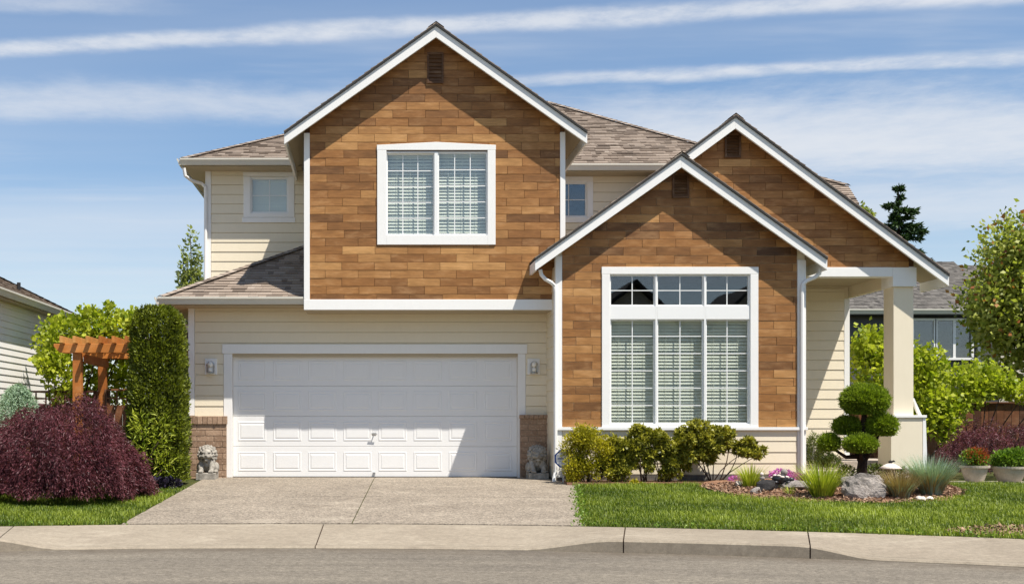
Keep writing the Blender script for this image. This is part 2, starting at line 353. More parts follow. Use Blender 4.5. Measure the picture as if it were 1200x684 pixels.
    def mesh(s, name, org=Vector((0, 0, 0))):
        me = bpy.data.meshes.new(name); org = Vector(org)
        me.from_pydata([tuple(Vector(v) - org) for v in s.v], [], s.f)
        a = me.attributes.new('tint', 'FLOAT', 'POINT'); a.data.foreach_set('value', s.t)
        me.update(); return me
    def build(s, name, mat, parent=None, bevel=0, smooth=False):
        org = ORG[parent.name] if parent is not None else Vector((0, 0, 0))
        return link(name, s.mesh(name, org), mat, parent, None, bevel, smooth)
def shade_auto(o):
    me = o.data; me.polygons.foreach_set('use_smooth', [True] * len(me.polygons))
def clip(poly, a, b, c):
    """keep the side a*x + b*z <= c of a convex polygon of (x, z)"""
    out = []; n = len(poly)
    for i in range(n):
        p, q = poly[i], poly[(i + 1) % n]; dp = a * p[0] + b * p[1] - c; dq = a * q[0] + b * q[1] - c
        if dp <= 0: out.append(p)
        if (dp < 0 < dq) or (dq < 0 < dp):
            t = dp / (dp - dq); out.append((p[0] + (q[0] - p[0]) * t, p[1] + (q[1] - p[1]) * t))
    return out
def area(p): return abs(sum(p[i][0] * p[(i + 1) % len(p)][1] - p[(i + 1) % len(p)][0] * p[i][1] for i in range(len(p)))) / 2 if len(p) > 2 else 0
def rect_clip(poly, x0, x1, z0, z1):
    for a, b, c in ((-1, 0, -x0), (1, 0, x1), (0, -1, -z0), (0, 1, z1)):
        poly = clip(poly, a, b, c)
        if len(poly) < 3: return []
    return poly
def holed(poly, holes):
    """a convex polygon split into convex pieces round rectangular holes (x0, x1, z0, z1) that do not share columns"""
    xs = sorted({min(p[0] for p in poly), max(p[0] for p in poly)} | {h[0] for h in holes} | {h[1] for h in holes})
    zlo = min(p[1] for p in poly); zhi = max(p[1] for p in poly); out = []
    for x0, x1 in zip(xs, xs[1:]):
        hs = [h for h in holes if h[0] <= x0 + 1e-6 and h[1] >= x1 - 1e-6]; z = zlo
        for h in sorted(hs, key=lambda h: h[2]) + [None]:
            top = h[2] if h else zhi
            q = rect_clip(poly, x0, x1, z, top) if top > z + 1e-6 else []
            if area(q) > 1e-6: out.append(q)
            if h: z = h[3]
    return out
def wall(parent, poly, y0, y1, mat, holes=(), name='wall'):
    mb = MB()
    for q in holed(poly, list(holes)): mb.prism(q, y0, y1)
    return mb.build(name, mat, parent)
def siding(parent, poly, Y, zstart, holes=(), mat='cream', exp=0.18, name='siding_board', seed=0, gap_joints=True):
    """lap boards on the face y = Y of a wall, each board an object"""
    rnd = random.Random(seed); z = zstart; zmax = max(p[1] for p in poly); n = 0
    while z < zmax:
        q = rect_clip(poly, -99, 99, z + 0.009, min(z + exp, zmax))
        if area(q) > 0.004:
            for piece in holed(q, [(h[0], h[1], max(h[2], z), min(h[3], z + exp)) for h in holes if h[2] < z + exp - 0.002 and h[3] > z + 0.002]):
                x0 = min(p[0] for p in piece); x1 = max(p[0] for p in piece)
                if x1 - x0 < 0.02: continue
                cuts = [x0, x1]
                if gap_joints and x1 - x0 > 3.5: cuts = [x0, x0 + (x1 - x0) * rnd.uniform(0.3, 0.7), x1]
                for a, b in zip(cuts, cuts[1:]):
                    pc = rect_clip(piece, a + 0.0008, b - 0.0008, -99, 99)
                    if area(pc) < 1e-4: continue
                    m = len(pc); za = z
                    mb = MB(); j = rnd.uniform(0, 0.0015)
                    fr = [(x, Y - 0.0235 - j + 0.009 * min(1, max(0, (zz - za) / exp)), zz) for x, zz in pc]
                    mb.add(fr + [(x, Y + 0.002, zz) for x, zz in pc],
                           [tuple(range(m))] + [((i + 1) % m, i, m + i, m + (i + 1) % m) for i in range(m)], rnd.random())
                    mb.build(name, mat, parent); n += 1
        z += exp
    return n
def planks(parent, poly, Y, zstart, holes=(), seed=0, joined=False, L=0.543, H=0.1325, x_off=0.0):
    rnd = random.Random(seed); zmax = max(p[1] for p in poly); z = zstart; row = 0
    X0 = min(p[0] for p in poly); X1 = max(p[0] for p in poly); J = MB()
    while z < zmax:
        rowt = rnd.gauss(0, 0.10)
        x = X0 - L + ((row % 2) * 0.5 * L + x_off + rnd.uniform(-0.03, 0.03)) % L
        while x < X1:
            q = rect_clip(poly, x + 0.0012, x + L - 0.0012, z + 0.0016, z + H - 0.0010)
            if area(q) > 0.0012:
                t = min(1, max(0, 0.55 + rowt + rnd.gauss(0, 0.135)))
                for pc in holed(q, [h for h in holes if h[0] < x + L and h[1] > x and h[2] < z + H and h[3] > z] if holes else []):
                    if area(pc) < 0.001 or max(p[0] for p in pc) - min(p[0] for p in pc) < 0.012: continue
                    pr = rnd.uniform(0.010, 0.016)
                    mb = J if joined else MB()
                    mb.prism(pc, Y - pr, Y + 0.002, t, 0.0018)
                    if not joined: mb.build('plank', 'plank', parent)
            x += L
        z += H; row += 1
    if joined: tag(J.build('plank_cladding', 'plank', parent), kind='stuff')
def roof_plane(parent, pts, mat='shingle', exp=0.125, seed=0, name='shingles', thick=0.022):
    """pts: planar convex polygon, first edge is the eave; laps of shingle tabs, joined"""
    rnd = random.Random(seed); pts = [Vector(p) for p in pts]
    u = (pts[1] - pts[0]).normalized(); n = u.cross(pts[2] - pts[0]).normalized()
    if n.z < 0: n = -n
    v = n.cross(u).normalized()
    if v.z < 0: v = -v
    o = pts[0]; poly = [((p - o).dot(u), (p - o).dot(v)) for p in pts]
    mb = MB(); vmax = max(p[1] for p in poly); xmin = min(p[0] for p in poly); xmax = max(p[0] for p in poly)
    base = [o + u * a + v * b for a, b in poly]; m = len(base)
    s = min(p[1] for p in poly)
    while s < vmax:
        x = xmin - rnd.uniform(0, 0.3)
        while x < xmax:
            w = rnd.choice((0.10, 0.13, 0.17, 0.21, 0.27)); q = rect_clip(poly, x, x + w - 0.003, s, s + exp)
            if area(q) > 0.0008:
                k = len(q); lift = thick * rnd.choice((0.55, 0.6, 1.0))
                top = [o + u * a + v * b + n * (0.006 + lift * (1 - (b - s) / exp)) for a, b in q]; bot = [o + u * a + v * b for a, b in q]
                order = tuple(range(k)) if (top[1] - top[0]).cross(top[2] - top[0]).dot(n) > 0 else tuple(range(k - 1, -1, -1))
                mb.add(top + bot, [order] + [(i, (i + 1) % k, k + (i + 1) % k, k + i) for i in range(k)], min(1, max(0, rnd.gauss(0.62, 0.15) if rnd.random() < 0.8 else rnd.gauss(0.18, 0.12))))
            x += w
        s += exp
    return tag(mb.build(name, mat, parent), kind='stuff')
def slab3(pts, th):
    """planar polygon of 3-D points thickened downwards (vertical)"""
    mb = MB(); n = len(pts); pts = [Vector(p) for p in pts]
    dn = [p - Vector((0, 0, th)) for p in pts]
    nz = (pts[1] - pts[0]).cross(pts[2] - pts[0]).z
    if nz < 0: pts = pts[::-1]; dn = dn[::-1]
    mb.add(pts + dn, [tuple(range(n)), tuple(range(2 * n - 1, n - 1, -1))] + [((i + 1) % n, i, n + i, n + (i + 1) % n) for i in range(n)])
    return mb

# ------------------------------------------------------------------ foliage helpers (numpy)
def np_mesh(name, V, FI, tint, org):
    """V (n,3), FI (m,k) polygons of k corners"""
    me = bpy.data.meshes.new(name); V = np.asarray(V, np.float32) - np.array(org, np.float32); m, k = FI.shape
    me.vertices.add(len(V)); me.vertices.foreach_set('co', V.ravel())
    me.loops.add(m * k); me.loops.foreach_set('vertex_index', FI.astype(np.int32).ravel())
    me.polygons.add(m); me.polygons.foreach_set('loop_start', np.arange(0, m * k, k, dtype=np.int32))
    a = me.attributes.new('tint', 'FLOAT', 'POINT'); a.data.foreach_set('value', np.clip(tint, 0, 1).astype(np.float32))
    me.update(calc_edges=True); return me
def unit(v): return v / np.maximum(np.linalg.norm(v, axis=1, keepdims=True), 1e-9)
def leaves(name, pts, dirs, size, mat, parent, rs, wid=0.5, tint=None, jit=0.35, fold=0.12, kind=None):
    """a folded diamond leaf at every point, pointing along dirs"""
    n = len(pts); d = unit(dirs + rs.normal(0, jit, (n, 3))); r = rs.normal(0, 1, (n, 3)); s = unit(np.cross(d, r)); up = np.cross(s, d)
    L = (size * rs.uniform(0.65, 1.3, n))[:, None]; Wd = L * wid
    V = np.stack([pts, pts + d * L * 0.45 + s * Wd * 0.5 + up * L * fold, pts + d * L, pts + d * L * 0.45 - s * Wd * 0.5 + up * L * fold], 1).reshape(-1, 3)
    FI = np.arange(4 * n).reshape(n, 4)
    if tint is None: tint = rs.normal(0.5, 0.22, n)
    o = link(name, np_mesh(name, V, FI, np.repeat(tint, 4), ORG[parent.name] if parent is not None else (0, 0, 0)), mat, parent)
    if kind: tag(o, kind=kind)
    return o
def wobble(p, f, seed):
    q = p * f + seed * 1.37
    return (np.sin(q[:, 0] * 1.7 + q[:, 1] * 1.1) + np.sin(q[:, 1] * 2.1 - q[:, 2] * 1.3) + np.sin(q[:, 2] * 1.9 + q[:, 0] * 0.7)) / 3
def blob(rs, c, r, n, shell=0.55, lump=0.18, freq=4.0, seed=0, zmin=None):
    """points through an ellipsoid's volume, crowded towards an uneven skin; also outward directions"""
    d = unit(rs.normal(0, 1, (n, 3))); r = np.array(r, float)
    k = shell + (1 - shell) * rs.uniform(0, 1, n) ** 0.6
    k = k * (1 + lump * wobble(d * 2.2, freq / 2.2, seed))
    p = np.array(c) + d * r * k[:, None]
    nd = unit(d / r)
    if zmin is not None:
        ok = p[:, 2] > zmin; p, nd = p[ok], nd[ok]
    return p, nd
def tuft(name, c, n, h, spread, mat, parent, rs, width=0.008, lean=0.55, segs=4, tint=None, base_r=0.06, droop=0.6):
    """arching blades from one crown"""
    c = np.array(c, float); az = rs.uniform(0, 2 * np.pi, n); ln = rs.uniform(0.05, 1, n) ** 0.7 * lean; H = h * rs.uniform(0.6, 1.1, n)
    out = np.stack([np.cos(az), np.sin(az), np.zeros(n)], 1); side = np.stack([-np.sin(az), np.cos(az), np.zeros(n)], 1)
    b = c + out * (rs.uniform(0, 1, n) ** 0.5 * base_r)[:, None]
    V = []
    for i in range(segs + 1):
        t = i / segs
        p = b + out * (H * ln * spread * (t + droop * t * t))[:, None] + np.array([0, 0, 1]) * (H * (t - 0.35 * droop * ln * t * t))[:, None]
        w = width * (1 - t ** 1.5) + 0.0006
        V += [p - side * w / 2, p + side * w / 2]
    V = np.stack(V, 1); k = 2 * (segs + 1); V = V.reshape(-1, 3)
    FI = np.concatenate([np.arange(n)[:, None] * k + np.array([2 * i, 2 * i + 1, 2 * i + 3, 2 * i + 2]) for i in range(segs)])
    if tint is None: tint = rs.normal(0.5, 0.25, n)
    return link(name, np_mesh(name, V, FI, np.repeat(tint, k), ORG[parent.name]), mat, parent)

# ------------------------------------------------------------------ ground, road, sidewalk, driveway (a turning circle in front of the house)
RX, RY, RC, RB = -1.0, -23.5, 16.0, 17.4          # circle centre, kerb radius, back-of-sidewalk radius
def yard_z(x, y):
    r = math.hypot(x - RX, y - RY); return -0.262 + 0.262 * min(1.0, max(0.0, (r - RB) / (23.0 - RB)))
def yard_zn(x, y):
    r = np.hypot(x - RX, y - RY); return -0.262 + 0.262 * np.clip((r - RB) / (23.0 - RB), 0, 1)
def ring(r, deg): a = math.radians(deg); return RX + r * math.sin(a), RY + r * math.cos(a)
g = MB(); g.add([(-900, -900, -0.47), (900, -900, -0.47), (900, 900, -0.47), (-900, 900, -0.47)], [(0, 1, 2, 3)])
tag(g.build('ground', 'soil'), kind='structure')
mb = MB(); radii = [RB - 0.02] + list(np.linspace(17.6, 23.2, 15)) + [25, 30, 40, 60, 100, 220, 600]; degs = list(range(-110, 111, 2))
vs = []
for r in radii:
    for d in degs:
        x, y = ring(r, d); vs.append((x, y, yard_z(x, y) + (0.012 * mnoise.noise((x * 1.3, y * 1.3, 0)) if r > 17.5 else -0.02)))
nd_ = len(degs)
mb.add(vs, [(i * nd_ + k, (i + 1) * nd_ + k, (i + 1) * nd_ + k + 1, i * nd_ + k + 1) for i in range(len(radii) - 1) for k in range(nd_ - 1)])
tag(mb.build('yard', 'soil', smooth=True), kind='structure')
mb = MB(); n = 128
mb.add([(RX, RY, -0.385)] + [(*ring(RC + 0.1, k * 360 / n), -0.402) for k in range(n)], [(0, 1 + (k + 1) % n, 1 + k) for k in range(n)])
tag(mb.build('road', 'asphalt'), kind='structure')
def curb_h(d):
    def rmp(a, b, x): t = min(1, max(0, (x - a) / (b - a))); return t * t * (3 - 2 * t)
    low = rmp(-10.9, -8.2, d) * (1 - rmp(9.2, 12.7, d)) + rmp(19.0, 21.8, d) * (1 - rmp(33, 36, d))
    return 0.135 - 0.108 * low
joints = [-58, -46, -34, -22.5, -10.5, 1.4, 13.0, 19.5, 31, 43, 55, 66]
walk = tag(bpy.data.objects.new('sidewalk', None), kind='structure'); COL.objects.link(walk); ORG[walk.name] = Vector((0, 0, 0))
for a, b in zip(joints, joints[1:]):
    for nm, r0, r1 in (('kerb_stone', RC, RC + 0.155), ('paving_slab', RC + 0.161, RB)):
        mb = MB(); gap = 0.025; m = max(6, int((b - a) * 2)); rr = [r0, r0 + 0.02, r1] if nm == 'kerb_stone' else [r0, r0 + 0.3, r0 + 0.7, r1]
        top, bot = [], []
        for k in range(m + 1):
            d = a + gap + (b - a - 2 * gap) * k / m
            for r in rr:
                x, y = ring(r, d); z0 = -0.402 + curb_h(d); t = max(0, (r - RC - 0.155) / (RB - RC - 0.155))
                z = z0 + (-0.258 - z0) * t
                if nm == 'kerb_stone' and r == r0: z -= 0.02
                top.append((x, y, z + 0.002 * mnoise.noise((x, y, 3)))); bot.append((x, y, -0.46))
        c = len(rr); nn = len(top)
        fs = [(k * c + j, (k + 1) * c + j, (k + 1) * c + j + 1, k * c + j + 1) for k in range(m) for j in range(c - 1)]
        fs = [f[::-1] for f in fs]
        for k in range(m):
            fs += [(k * c, (k + 1) * c, nn + (k + 1) * c, nn + k * c), ((k + 1) * c + c - 1, k * c + c - 1, nn + k * c + c - 1, nn + (k + 1) * c + c - 1)]
        for j in range(c - 1):
            fs += [(j + 1, j, nn + j, nn + j + 1), (m * c + j, m * c + j + 1, nn + m * c + j + 1, nn + m * c + j)]
        mb.add(top + bot, fs); mb.build(nm, 'walk', walk)
mb = MB(); vs = []; dg_ = [joints[0] + (joints[-1] - joints[0]) * k / 240 for k in range(241)]
for d in dg_:
    z0 = -0.402 + curb_h(d)
    vs += [(*ring(RC + 0.008, d), -0.46), (*ring(RC + 0.008, d), z0 - 0.034), (*ring(RC + 0.15, d), z0 - 0.014), (*ring(RB - 0.01, d), -0.272)]
mb.add(vs, [(k * 4 + j, k * 4 + j + 1, k * 4 + j + 5, k * 4 + j + 4) for k in range(240) for j in range(3)]); mb.build('bedding', 'bark', walk)
# driveway
DL = lambda t: -2.80 - 0.16 * t                    # left edge, t = 0 at the garage, 1 at the sidewalk
DC = lambda t: 0.06 - 0.30 * t
DR = lambda t: 2.985 if t < 0.17 else 3.30 - 0.86 * (t - 0.17) / 0.83
def dpt(x, t):
    yb = RY + math.sqrt((RB + 0.012) ** 2 - (x - RX) ** 2); y = 0.10 + (yb - 0.10) * t
    return (x, y, yard_z(x, y) + 0.014)
drive = tag(bpy.data.objects.new('driveway', None), kind='structure'); COL.objects.link(drive); ORG[drive.name] = Vector((0, 0, 0))
for (ea, eb, t0, t1) in ((DL, DC, 0, 0.535), (DC, DR, 0, 0.535), (DL, DC, 0.538, 1), (DC, DR, 0.538, 1)):
    mb = MB(); m = 12; top = []; ts = [t0 + (t1 - t0) * i / m for i in range(m + 1)]
    if t0 == 0 and eb is DR: ts = sorted(ts + [0.168, 0.172])
    for t in ts:
        xa, xb = ea(t) + 0.007, eb(t) - 0.007
        for j in range(7): top.append(dpt(xa + (xb - xa) * j / 6, t))
    R_ = len(ts); k = len(top); bot = [(x, y, z - 0.09) for x, y, z in top]
    fs = [(i * 7 + j, (i + 1) * 7 + j, (i + 1) * 7 + j + 1, i * 7 + j + 1) for i in range(R_ - 1) for j in range(6)]
    for i in range(R_ - 1): fs += [(i * 7, k + i * 7, k + i * 7 + 7, i * 7 + 7), (i * 7 + 6, i * 7 + 13, k + i * 7 + 13, k + i * 7 + 6)]
    for j in range(6): fs += [(j, j + 1, k + j + 1, k + j), ((R_ - 1) * 7 + j, k + (R_ - 1) * 7 + j, k + (R_ - 1) * 7 + j + 1, (R_ - 1) * 7 + j + 1)]
    mb.add(top + bot, fs); mb.build('driveway_slab', 'driveway', drive)

# ------------------------------------------------------------------ the house
H = thing('house', (0, 0, 0), 'two-storey cream house with cedar plank gables, white trim and double garage', 'house')
Y1, Yb, Y3, Yu, Yv, Yp = -0.62, -1.0, -0.30, 2.05, 2.5, 1.6      # wall planes: upper gable, bay, porch gable, upper left, upper right, porch wall
XL = -3.12
# --- body walls
gd = (PX(272), PX(607), 0.0, PZ(416))                    # garage door opening
garage = wall(H, [(XL, -0.1), (3.0, -0.1), (3.0, 3.02), (XL, 3.02)], 0.0, 0.14, 'cream', [(gd[0], gd[1], -0.1, gd[3])], 'garage_wall')
gtrim = (PX(261.5), PX(616.5), 0.0, PZ(403.5))
siding(garage, [(XL + 0.09, 1.06), (3.0, 1.06), (3.0, 2.97), (XL + 0.09, 2.97)], 0.0, 1.045, [(gtrim[0] + 0.01, gtrim[1] - 0.01, 0, gtrim[3])], seed=1)
side_l = MB().box(XL, XL + 0.15, 0.14, 9.0, -0.1, 2.95).box(XL, XL + 0.15, Yu + 0.14, 9.0, 2.95, 5.72).build('side_wall', 'cream', H)
for i in range(32):
    z = 0.05 + 0.18 * i
    MB().add([(XL - 0.015, 0.10, z), (XL - 0.015, 9, z), (XL - 0.004, 9, z + 0.179), (XL - 0.004, 0.10, z + 0.179), (XL + 0.003, 0.10, z), (XL + 0.003, 9, z), (XL + 0.003, 9, z + 0.179), (XL + 0.003, 0.10, z + 0.179)],
             [(0, 3, 2, 1), (0, 1, 5, 4), (3, 7, 6, 2), (0, 4, 7, 3), (1, 2, 6, 5)]).build('siding_board', 'cream', side_l) if z < 2.85 else MB().add(
             [(XL - 0.015, Yu + 0.09, z), (XL - 0.015, 9, z), (XL - 0.004, 9, z + 0.179), (XL - 0.004, Yu + 0.09, z + 0.179), (XL + 0.003, Yu + 0.09, z), (XL + 0.003, 9, z), (XL + 0.003, 9, z + 0.179), (XL + 0.003, Yu + 0.09, z + 0.179)],
             [(0, 3, 2, 1), (0, 1, 5, 4), (3, 7, 6, 2), (0, 4, 7, 3), (1, 2, 6, 5)]).build('siding_board', 'cream', side_l)
MB().box(XL + 0.15, 8.8, 8.85, 9.0, -0.1, 5.8).build('back_wall', 'cream', H)
MB().box(8.66, 8.8, 1.74, 8.85, -0.1, 4.8).build('side_wall', 'cream', H)
# corner boards of the garage front
MB().box(XL - 0.022, XL + 0.085, -0.026, 0.10, 1.07, 2.95).build('corner_board', 'white', H, 0.004)

# upper left wall and its window
uw = (PX(293, Yu), PX(338.5, Yu), PZ(250.5, Yu), PZ(207.5, Yu))
upl = wall(H, [(XL, 2.9), (-1.0, 2.9), (-1.0, 5.72), (XL, 5.72)], Yu, Yu + 0.14, 'cream', [uw], 'upper_wall')
siding(upl, [(XL + 0.09, 2.95), (-1.0, 2.95), (-1.0, 5.70), (XL + 0.09, 5.70)], Yu, 2.9, [(PX(285.5, Yu), PX(345, Yu), PZ(259, Yu), PZ(203, Yu))], seed=2, gap_joints=False)
MB().box(XL - 0.022, XL + 0.085, Yu - 0.026, Yu + 0.10, 2.95, 5.70).build('corner_board', 'white', H, 0.004)
# upper right wall and its window
vw = (PX(664, Yv), PX(688.5, Yv), PZ(255, Yv), PZ(213, Yv))
vw = (vw[1] - 0.72, vw[1], vw[2], vw[3])
upr = wall(H, [(3.0, 2.9), (7.0, 2.9), (7.0, 5.72), (3.0, 5.72)], Yv, Yv + 0.14, 'cream', [vw], 'upper_wall')
siding(upr, [(3.0, 2.95), (7.0, 2.95), (7.0, 5.70), (3.0, 5.70)], Yv, 3.03, [(vw[0] - 0.09, vw[1] + 0.10, vw[2] - 0.11, vw[3] + 0.09)], seed=3, gap_joints=False)
# upper gable block
SL1 = 0.712; ax1, az1 = 1.047, 7.47; YR1 = Y1 - 0.25
gx0, gx1 = PX(357, Y1), PX(661.5, Y1); gb = PZ(363, Y1)
def gtop(x, ax, az, sl): return az - abs(x - ax) * sl
def gable_poly(x0, x1, zb, ax, az, sl, drop):
    return [(x0, zb), (x1, zb), (x1, gtop(x1, ax, az, sl) - drop), (ax, az - drop), (x0, gtop(x0, ax, az, sl) - drop)]
w1 = (PX(452.5, Y1), PX(571.5, Y1), PZ(276, Y1), PZ(178, Y1))
g1 = wall(H, gable_poly(gx0, gx1, gb, ax1, az1, SL1, 0.075), Y1, Y1 + 0.14, 'vent', [w1], 'gable_wall')
w1o = (PX(442, Y1), PX(580.5, Y1), PZ(287, Y1), PZ(170, Y1))
vent1 = (ax1 - 0.11, ax1 + 0.11, PZ(97, Y1), PZ(62, Y1))
hs1 = [(w1o[0] + 0.005, w1o[1] - 0.005, w1o[2] + 0.005, w1o[3] - 0.003)]
pz1 = PZ(351, Y1)
planks(g1, clip(clip(gable_poly(gx0 + 0.085, gx1 - 0.075, pz1, ax1, az1, SL1, 0.08), -1, 0, -(gx0 + 0.085)), 1, 0, gx1 - 0.075), Y1, pz1 - 0.045, hs1 + [(vent1[0], vent1[1], vent1[2], vent1[3])] if False else hs1, seed=11)
MB().box(gx0, gx0 + 0.14, Y1 + 0.14, Yu, gb, 5.62).build('gable_side_wall', 'cream', H)
MB().box(gx1 - 0.14, gx1, Y1 + 0.14, Yv, gb, 5.62).build('gable_side_wall', 'cream', H)
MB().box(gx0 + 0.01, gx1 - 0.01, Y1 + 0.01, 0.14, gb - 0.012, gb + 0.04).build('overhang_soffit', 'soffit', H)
MB().box(gx0 - 0.01, gx0 + 0.085, Y1 - 0.028, Y1 + 0.06, pz1 + 0.002, gtop(gx0, ax1, az1, SL1) - 0.19).build('corner_board', 'white', H, 0.004)
MB().box(gx1 - 0.075, gx1 + 0.01, Y1 - 0.028, Y1 + 0.06, pz1 + 0.002, gtop(gx1, ax1, az1, SL1) - 0.19).build('corner_board', 'white', H, 0.004)
MB().box(gx0 - 0.012, 3.02, Y1 - 0.034, Y1 + 0.05, gb - 0.003, pz1).build('band_board', 'white', H, 0.005)
# bay
SL2 = 0.713; ax2, az2 = 4.965, 5.26; YR2 = Yb - 0.25
bx0, bx1 = PX(651.5, Yb), PX(943, Yb); bz = PZ(500, Yb)
w2t = (PX(714, Yb), PX(879, Yb), PZ(358.5, Yb), PZ(321.5, Yb)); w2b = (PX(714, Yb), PX(879, Yb), PZ(497, Yb), PZ(374, Yb))
w2 = (w2t[0], w2t[1], w2b[2], w2t[3]); w2o = (PX(705, Yb), PX(888, Yb), PZ(501, Yb), PZ(313, Yb))
g2 = wall(H, gable_poly(bx0, bx1, -0.1, ax2, az2, SL2, 0.075), Yb, Yb + 0.14, 'cream', [w2], 'gable_wall')
planks(g2, gable_poly(bx0 + 0.10, bx1 - 0.13, bz, ax2, az2, SL2, 0.08), Yb, bz, [(w2o[0] + 0.005, w2o[1] - 0.005, w2o[2], w2o[3] - 0.005)], seed=23, x_off=0.2)
siding(g2, [(bx0 + 0.10, 0.11), (bx1 - 0.13, 0.11), (bx1 - 0.13, bz - 0.05), (bx0 + 0.10, bz - 0.05)], Yb, 0.105, seed=5, gap_joints=False)
MB().box(bx0 + 0.02, bx1 - 0.02, Yb - 0.02, Yb + 0.1, -0.12, 0.10).build('foundation', 'concretewall', H)
MB().box(bx0 - 0.012, bx0 + 0.095, Yb - 0.028, Yb + 0.10, 0.06, gtop(bx0, ax2, az2, SL2) - 0.20).build('corner_board', 'white', H, 0.004)
MB().box(bx1 - 0.125, bx1 + 0.012, Yb - 0.028, Yb + 0.10, 0.06, gtop(bx1, ax2, az2, SL2) - 0.20).build('corner_board', 'white', H, 0.004)
MB().box(bx0 - 0.03, bx1 + 0.03, Yb - 0.06, Yb + 0.01, bz - 0.052, bz - 0.004).build('sill_board', 'white', H, 0.004)
bl = MB().box(bx0, bx0 + 0.14, Yb + 0.14, 0.0, -0.1, 3.5).build('bay_side_wall', 'cream', H)
for i in range(19):
    z = 0.045 + 0.18 * i
    MB().add([(bx0 - 0.015, Yb + 0.10, z), (bx0 - 0.015, -0.02, z), (bx0 - 0.004, -0.02, z + 0.179), (bx0 - 0.004, Yb + 0.10, z + 0.179), (bx0 + 0.003, Yb + 0.10, z), (bx0 + 0.003, -0.02, z), (bx0 + 0.003, -0.02, z + 0.179), (bx0 + 0.003, Yb + 0.10, z + 0.179)],
             [(0, 3, 2, 1), (0, 1, 5, 4), (3, 7, 6, 2), (0, 4, 7, 3), (1, 2, 6, 5)]).build('siding_board', 'cream', bl)
MB().box(bx1 - 0.14, bx1, Yb + 0.14, Yp, -0.1, 3.5).build('bay_side_wall', 'cream', H)
# porch: wall, gable, beams, column
SL3 = 0.744; ax3, az3 = 6.048, 6.06; YR3 = Y3 - 0.25
pw = wall(H, [(bx1, -0.1), (8.8, -0.1), (8.8, 3.6), (bx1, 3.6)], Yp, Yp + 0.14, 'cream', (), 'porch_wall')
siding(pw, [(bx1, 0.30), (8.72, 0.30), (8.72, 3.42), (bx1, 3.42)], Yp, 0.30, seed=6, gap_joints=False)
MB().box(8.715, 8.815, Yp - 0.026, Yp + 0.10, 0.28, 3.23).build('corner_board', 'white', H, 0.004)
cx0, cx1 = PX(1047, Y3), PX(1070.5, Y3); cy1 = Y3 + 0.38
g3b = PZ(313.5, Y3)
g3 = wall(H, [(5.0, g3b), (cx1, g3b), (cx1, gtop(cx1, ax3, az3, SL3) - 0.075), (ax3, az3 - 0.075), (5.0, gtop(5.0, ax3, az3, SL3) - 0.075)], Y3, Y3 + 0.14, 'vent', (), 'gable_wall')
planks(g3, [(5.0, g3b), (cx1 - 0.085, g3b), (cx1 - 0.085, gtop(cx1 - 0.085, ax3, az3, SL3) - 0.08), (ax3, az3 - 0.08), (5.0, gtop(5.0, ax3, az3, SL3) - 0.08)], Y3, g3b - 0.03, seed=37, joined=True)
MB().box(cx1 - 0.083, cx1 + 0.01, Y3 - 0.026, Y3 + 0.10, g3b + 0.002, gtop(cx1, ax3, az3, SL3) - 0.2).build('corner_board', 'white', H, 0.003)
zb1, zb2 = PZ(324.5, Y3), PZ(336, Y3)
MB().box(bx1 - 0.05, cx0 - 0.03, Y3 - 0.045, Y3 + 0.20, zb1, g3b).build('porch_beam', 'white', H, 0.005)
MB().box(cx0 - 0.028, cx1 + 0.03, Y3 - 0.05, cy1 + 0.03, zb2, g3b - 0.002).build('column_capital', 'white', H, 0.005)
MB().box(cx0 + 0.02, cx0 + 0.10, cy1 + 0.03, 1.74, zb2 + 0.02, g3b + 0.3).build('porch_side_beam', 'cream', H, 0.004)
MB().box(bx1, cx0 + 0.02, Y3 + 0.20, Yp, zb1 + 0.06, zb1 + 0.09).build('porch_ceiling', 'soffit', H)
col = MB().box(cx0, cx1, Y3, cy1, 1.06, zb2).build('porch_column', 'cream', H, 0.006)
zc = PZ(487, Y3)
bw0, bw1 = PX(1041.5, Y3), PX(1078.5, Y3)
MB().box(bw0 - 0.02, bw1 + 0.06, Y3 - 0.11, cy1 + 0.06, zc - 0.03, zc + 0.012).build('plinth_cap', 'white', col, 0.004)
MB().add([(bw0, Y3 - 0.085, zc - 0.03), (bw1, Y3 - 0.085, zc - 0.03), (bw1, cy1 + 0.04, zc - 0.03), (bw0, cy1 + 0.04, zc - 0.03),
          (bw0, Y3 - 0.085, 0.0), (bw1, Y3 - 0.085, 0.0), (bw1, cy1 + 0.04, 0.0), (bw0, cy1 + 0.04, 0.0)],
         [(3, 2, 1, 0), (4, 5, 6, 7), (0, 1, 5, 4), (1, 2, 6, 5), (2, 3, 7, 6), (3, 0, 4, 7)]).build('column_plinth', 'cream', col, 0.005)
MB().add([(bw1 + 0.002, Y3 - 0.09, zc - 0.032), (bw1 + 0.05, Y3 - 0.09, zc - 0.032), (bw1 + 0.085, Y3 - 0.09, 0), (bw1 + 0.002, Y3 - 0.09, 0),
          (bw1 + 0.002, cy1, zc - 0.032), (bw1 + 0.05, cy1, zc - 0.032), (bw1 + 0.085, cy1, 0), (bw1 + 0.002, cy1, 0)],
         [(3, 2, 1, 0), (4, 5, 6, 7), (0, 1, 5, 4), (1, 2, 6, 5), (2, 3, 7, 6), (3, 0, 4, 7)]).build('plinth_trim', 'white', col)
MB().prism([(cx1 + 0.002, zc + 0.3), (cx1 + 0.035, zc + 0.3), (bw1 + 0.05, zc + 0.012), (bw1 - 0.0, zc + 0.012)], Y3 + 0.05, Y3 + 0.12).build('brace', 'white', col)
MB().box(bx1 + 0.002, 9.3, 0.12, Yp, -0.1, 0.29).build('porch_slab', 'slab', H, 0.008)
MB().box(7.35, 8.55, -0.25, 0.12, -0.1, 0.14).build('porch_step', 'slab', H, 0.008)

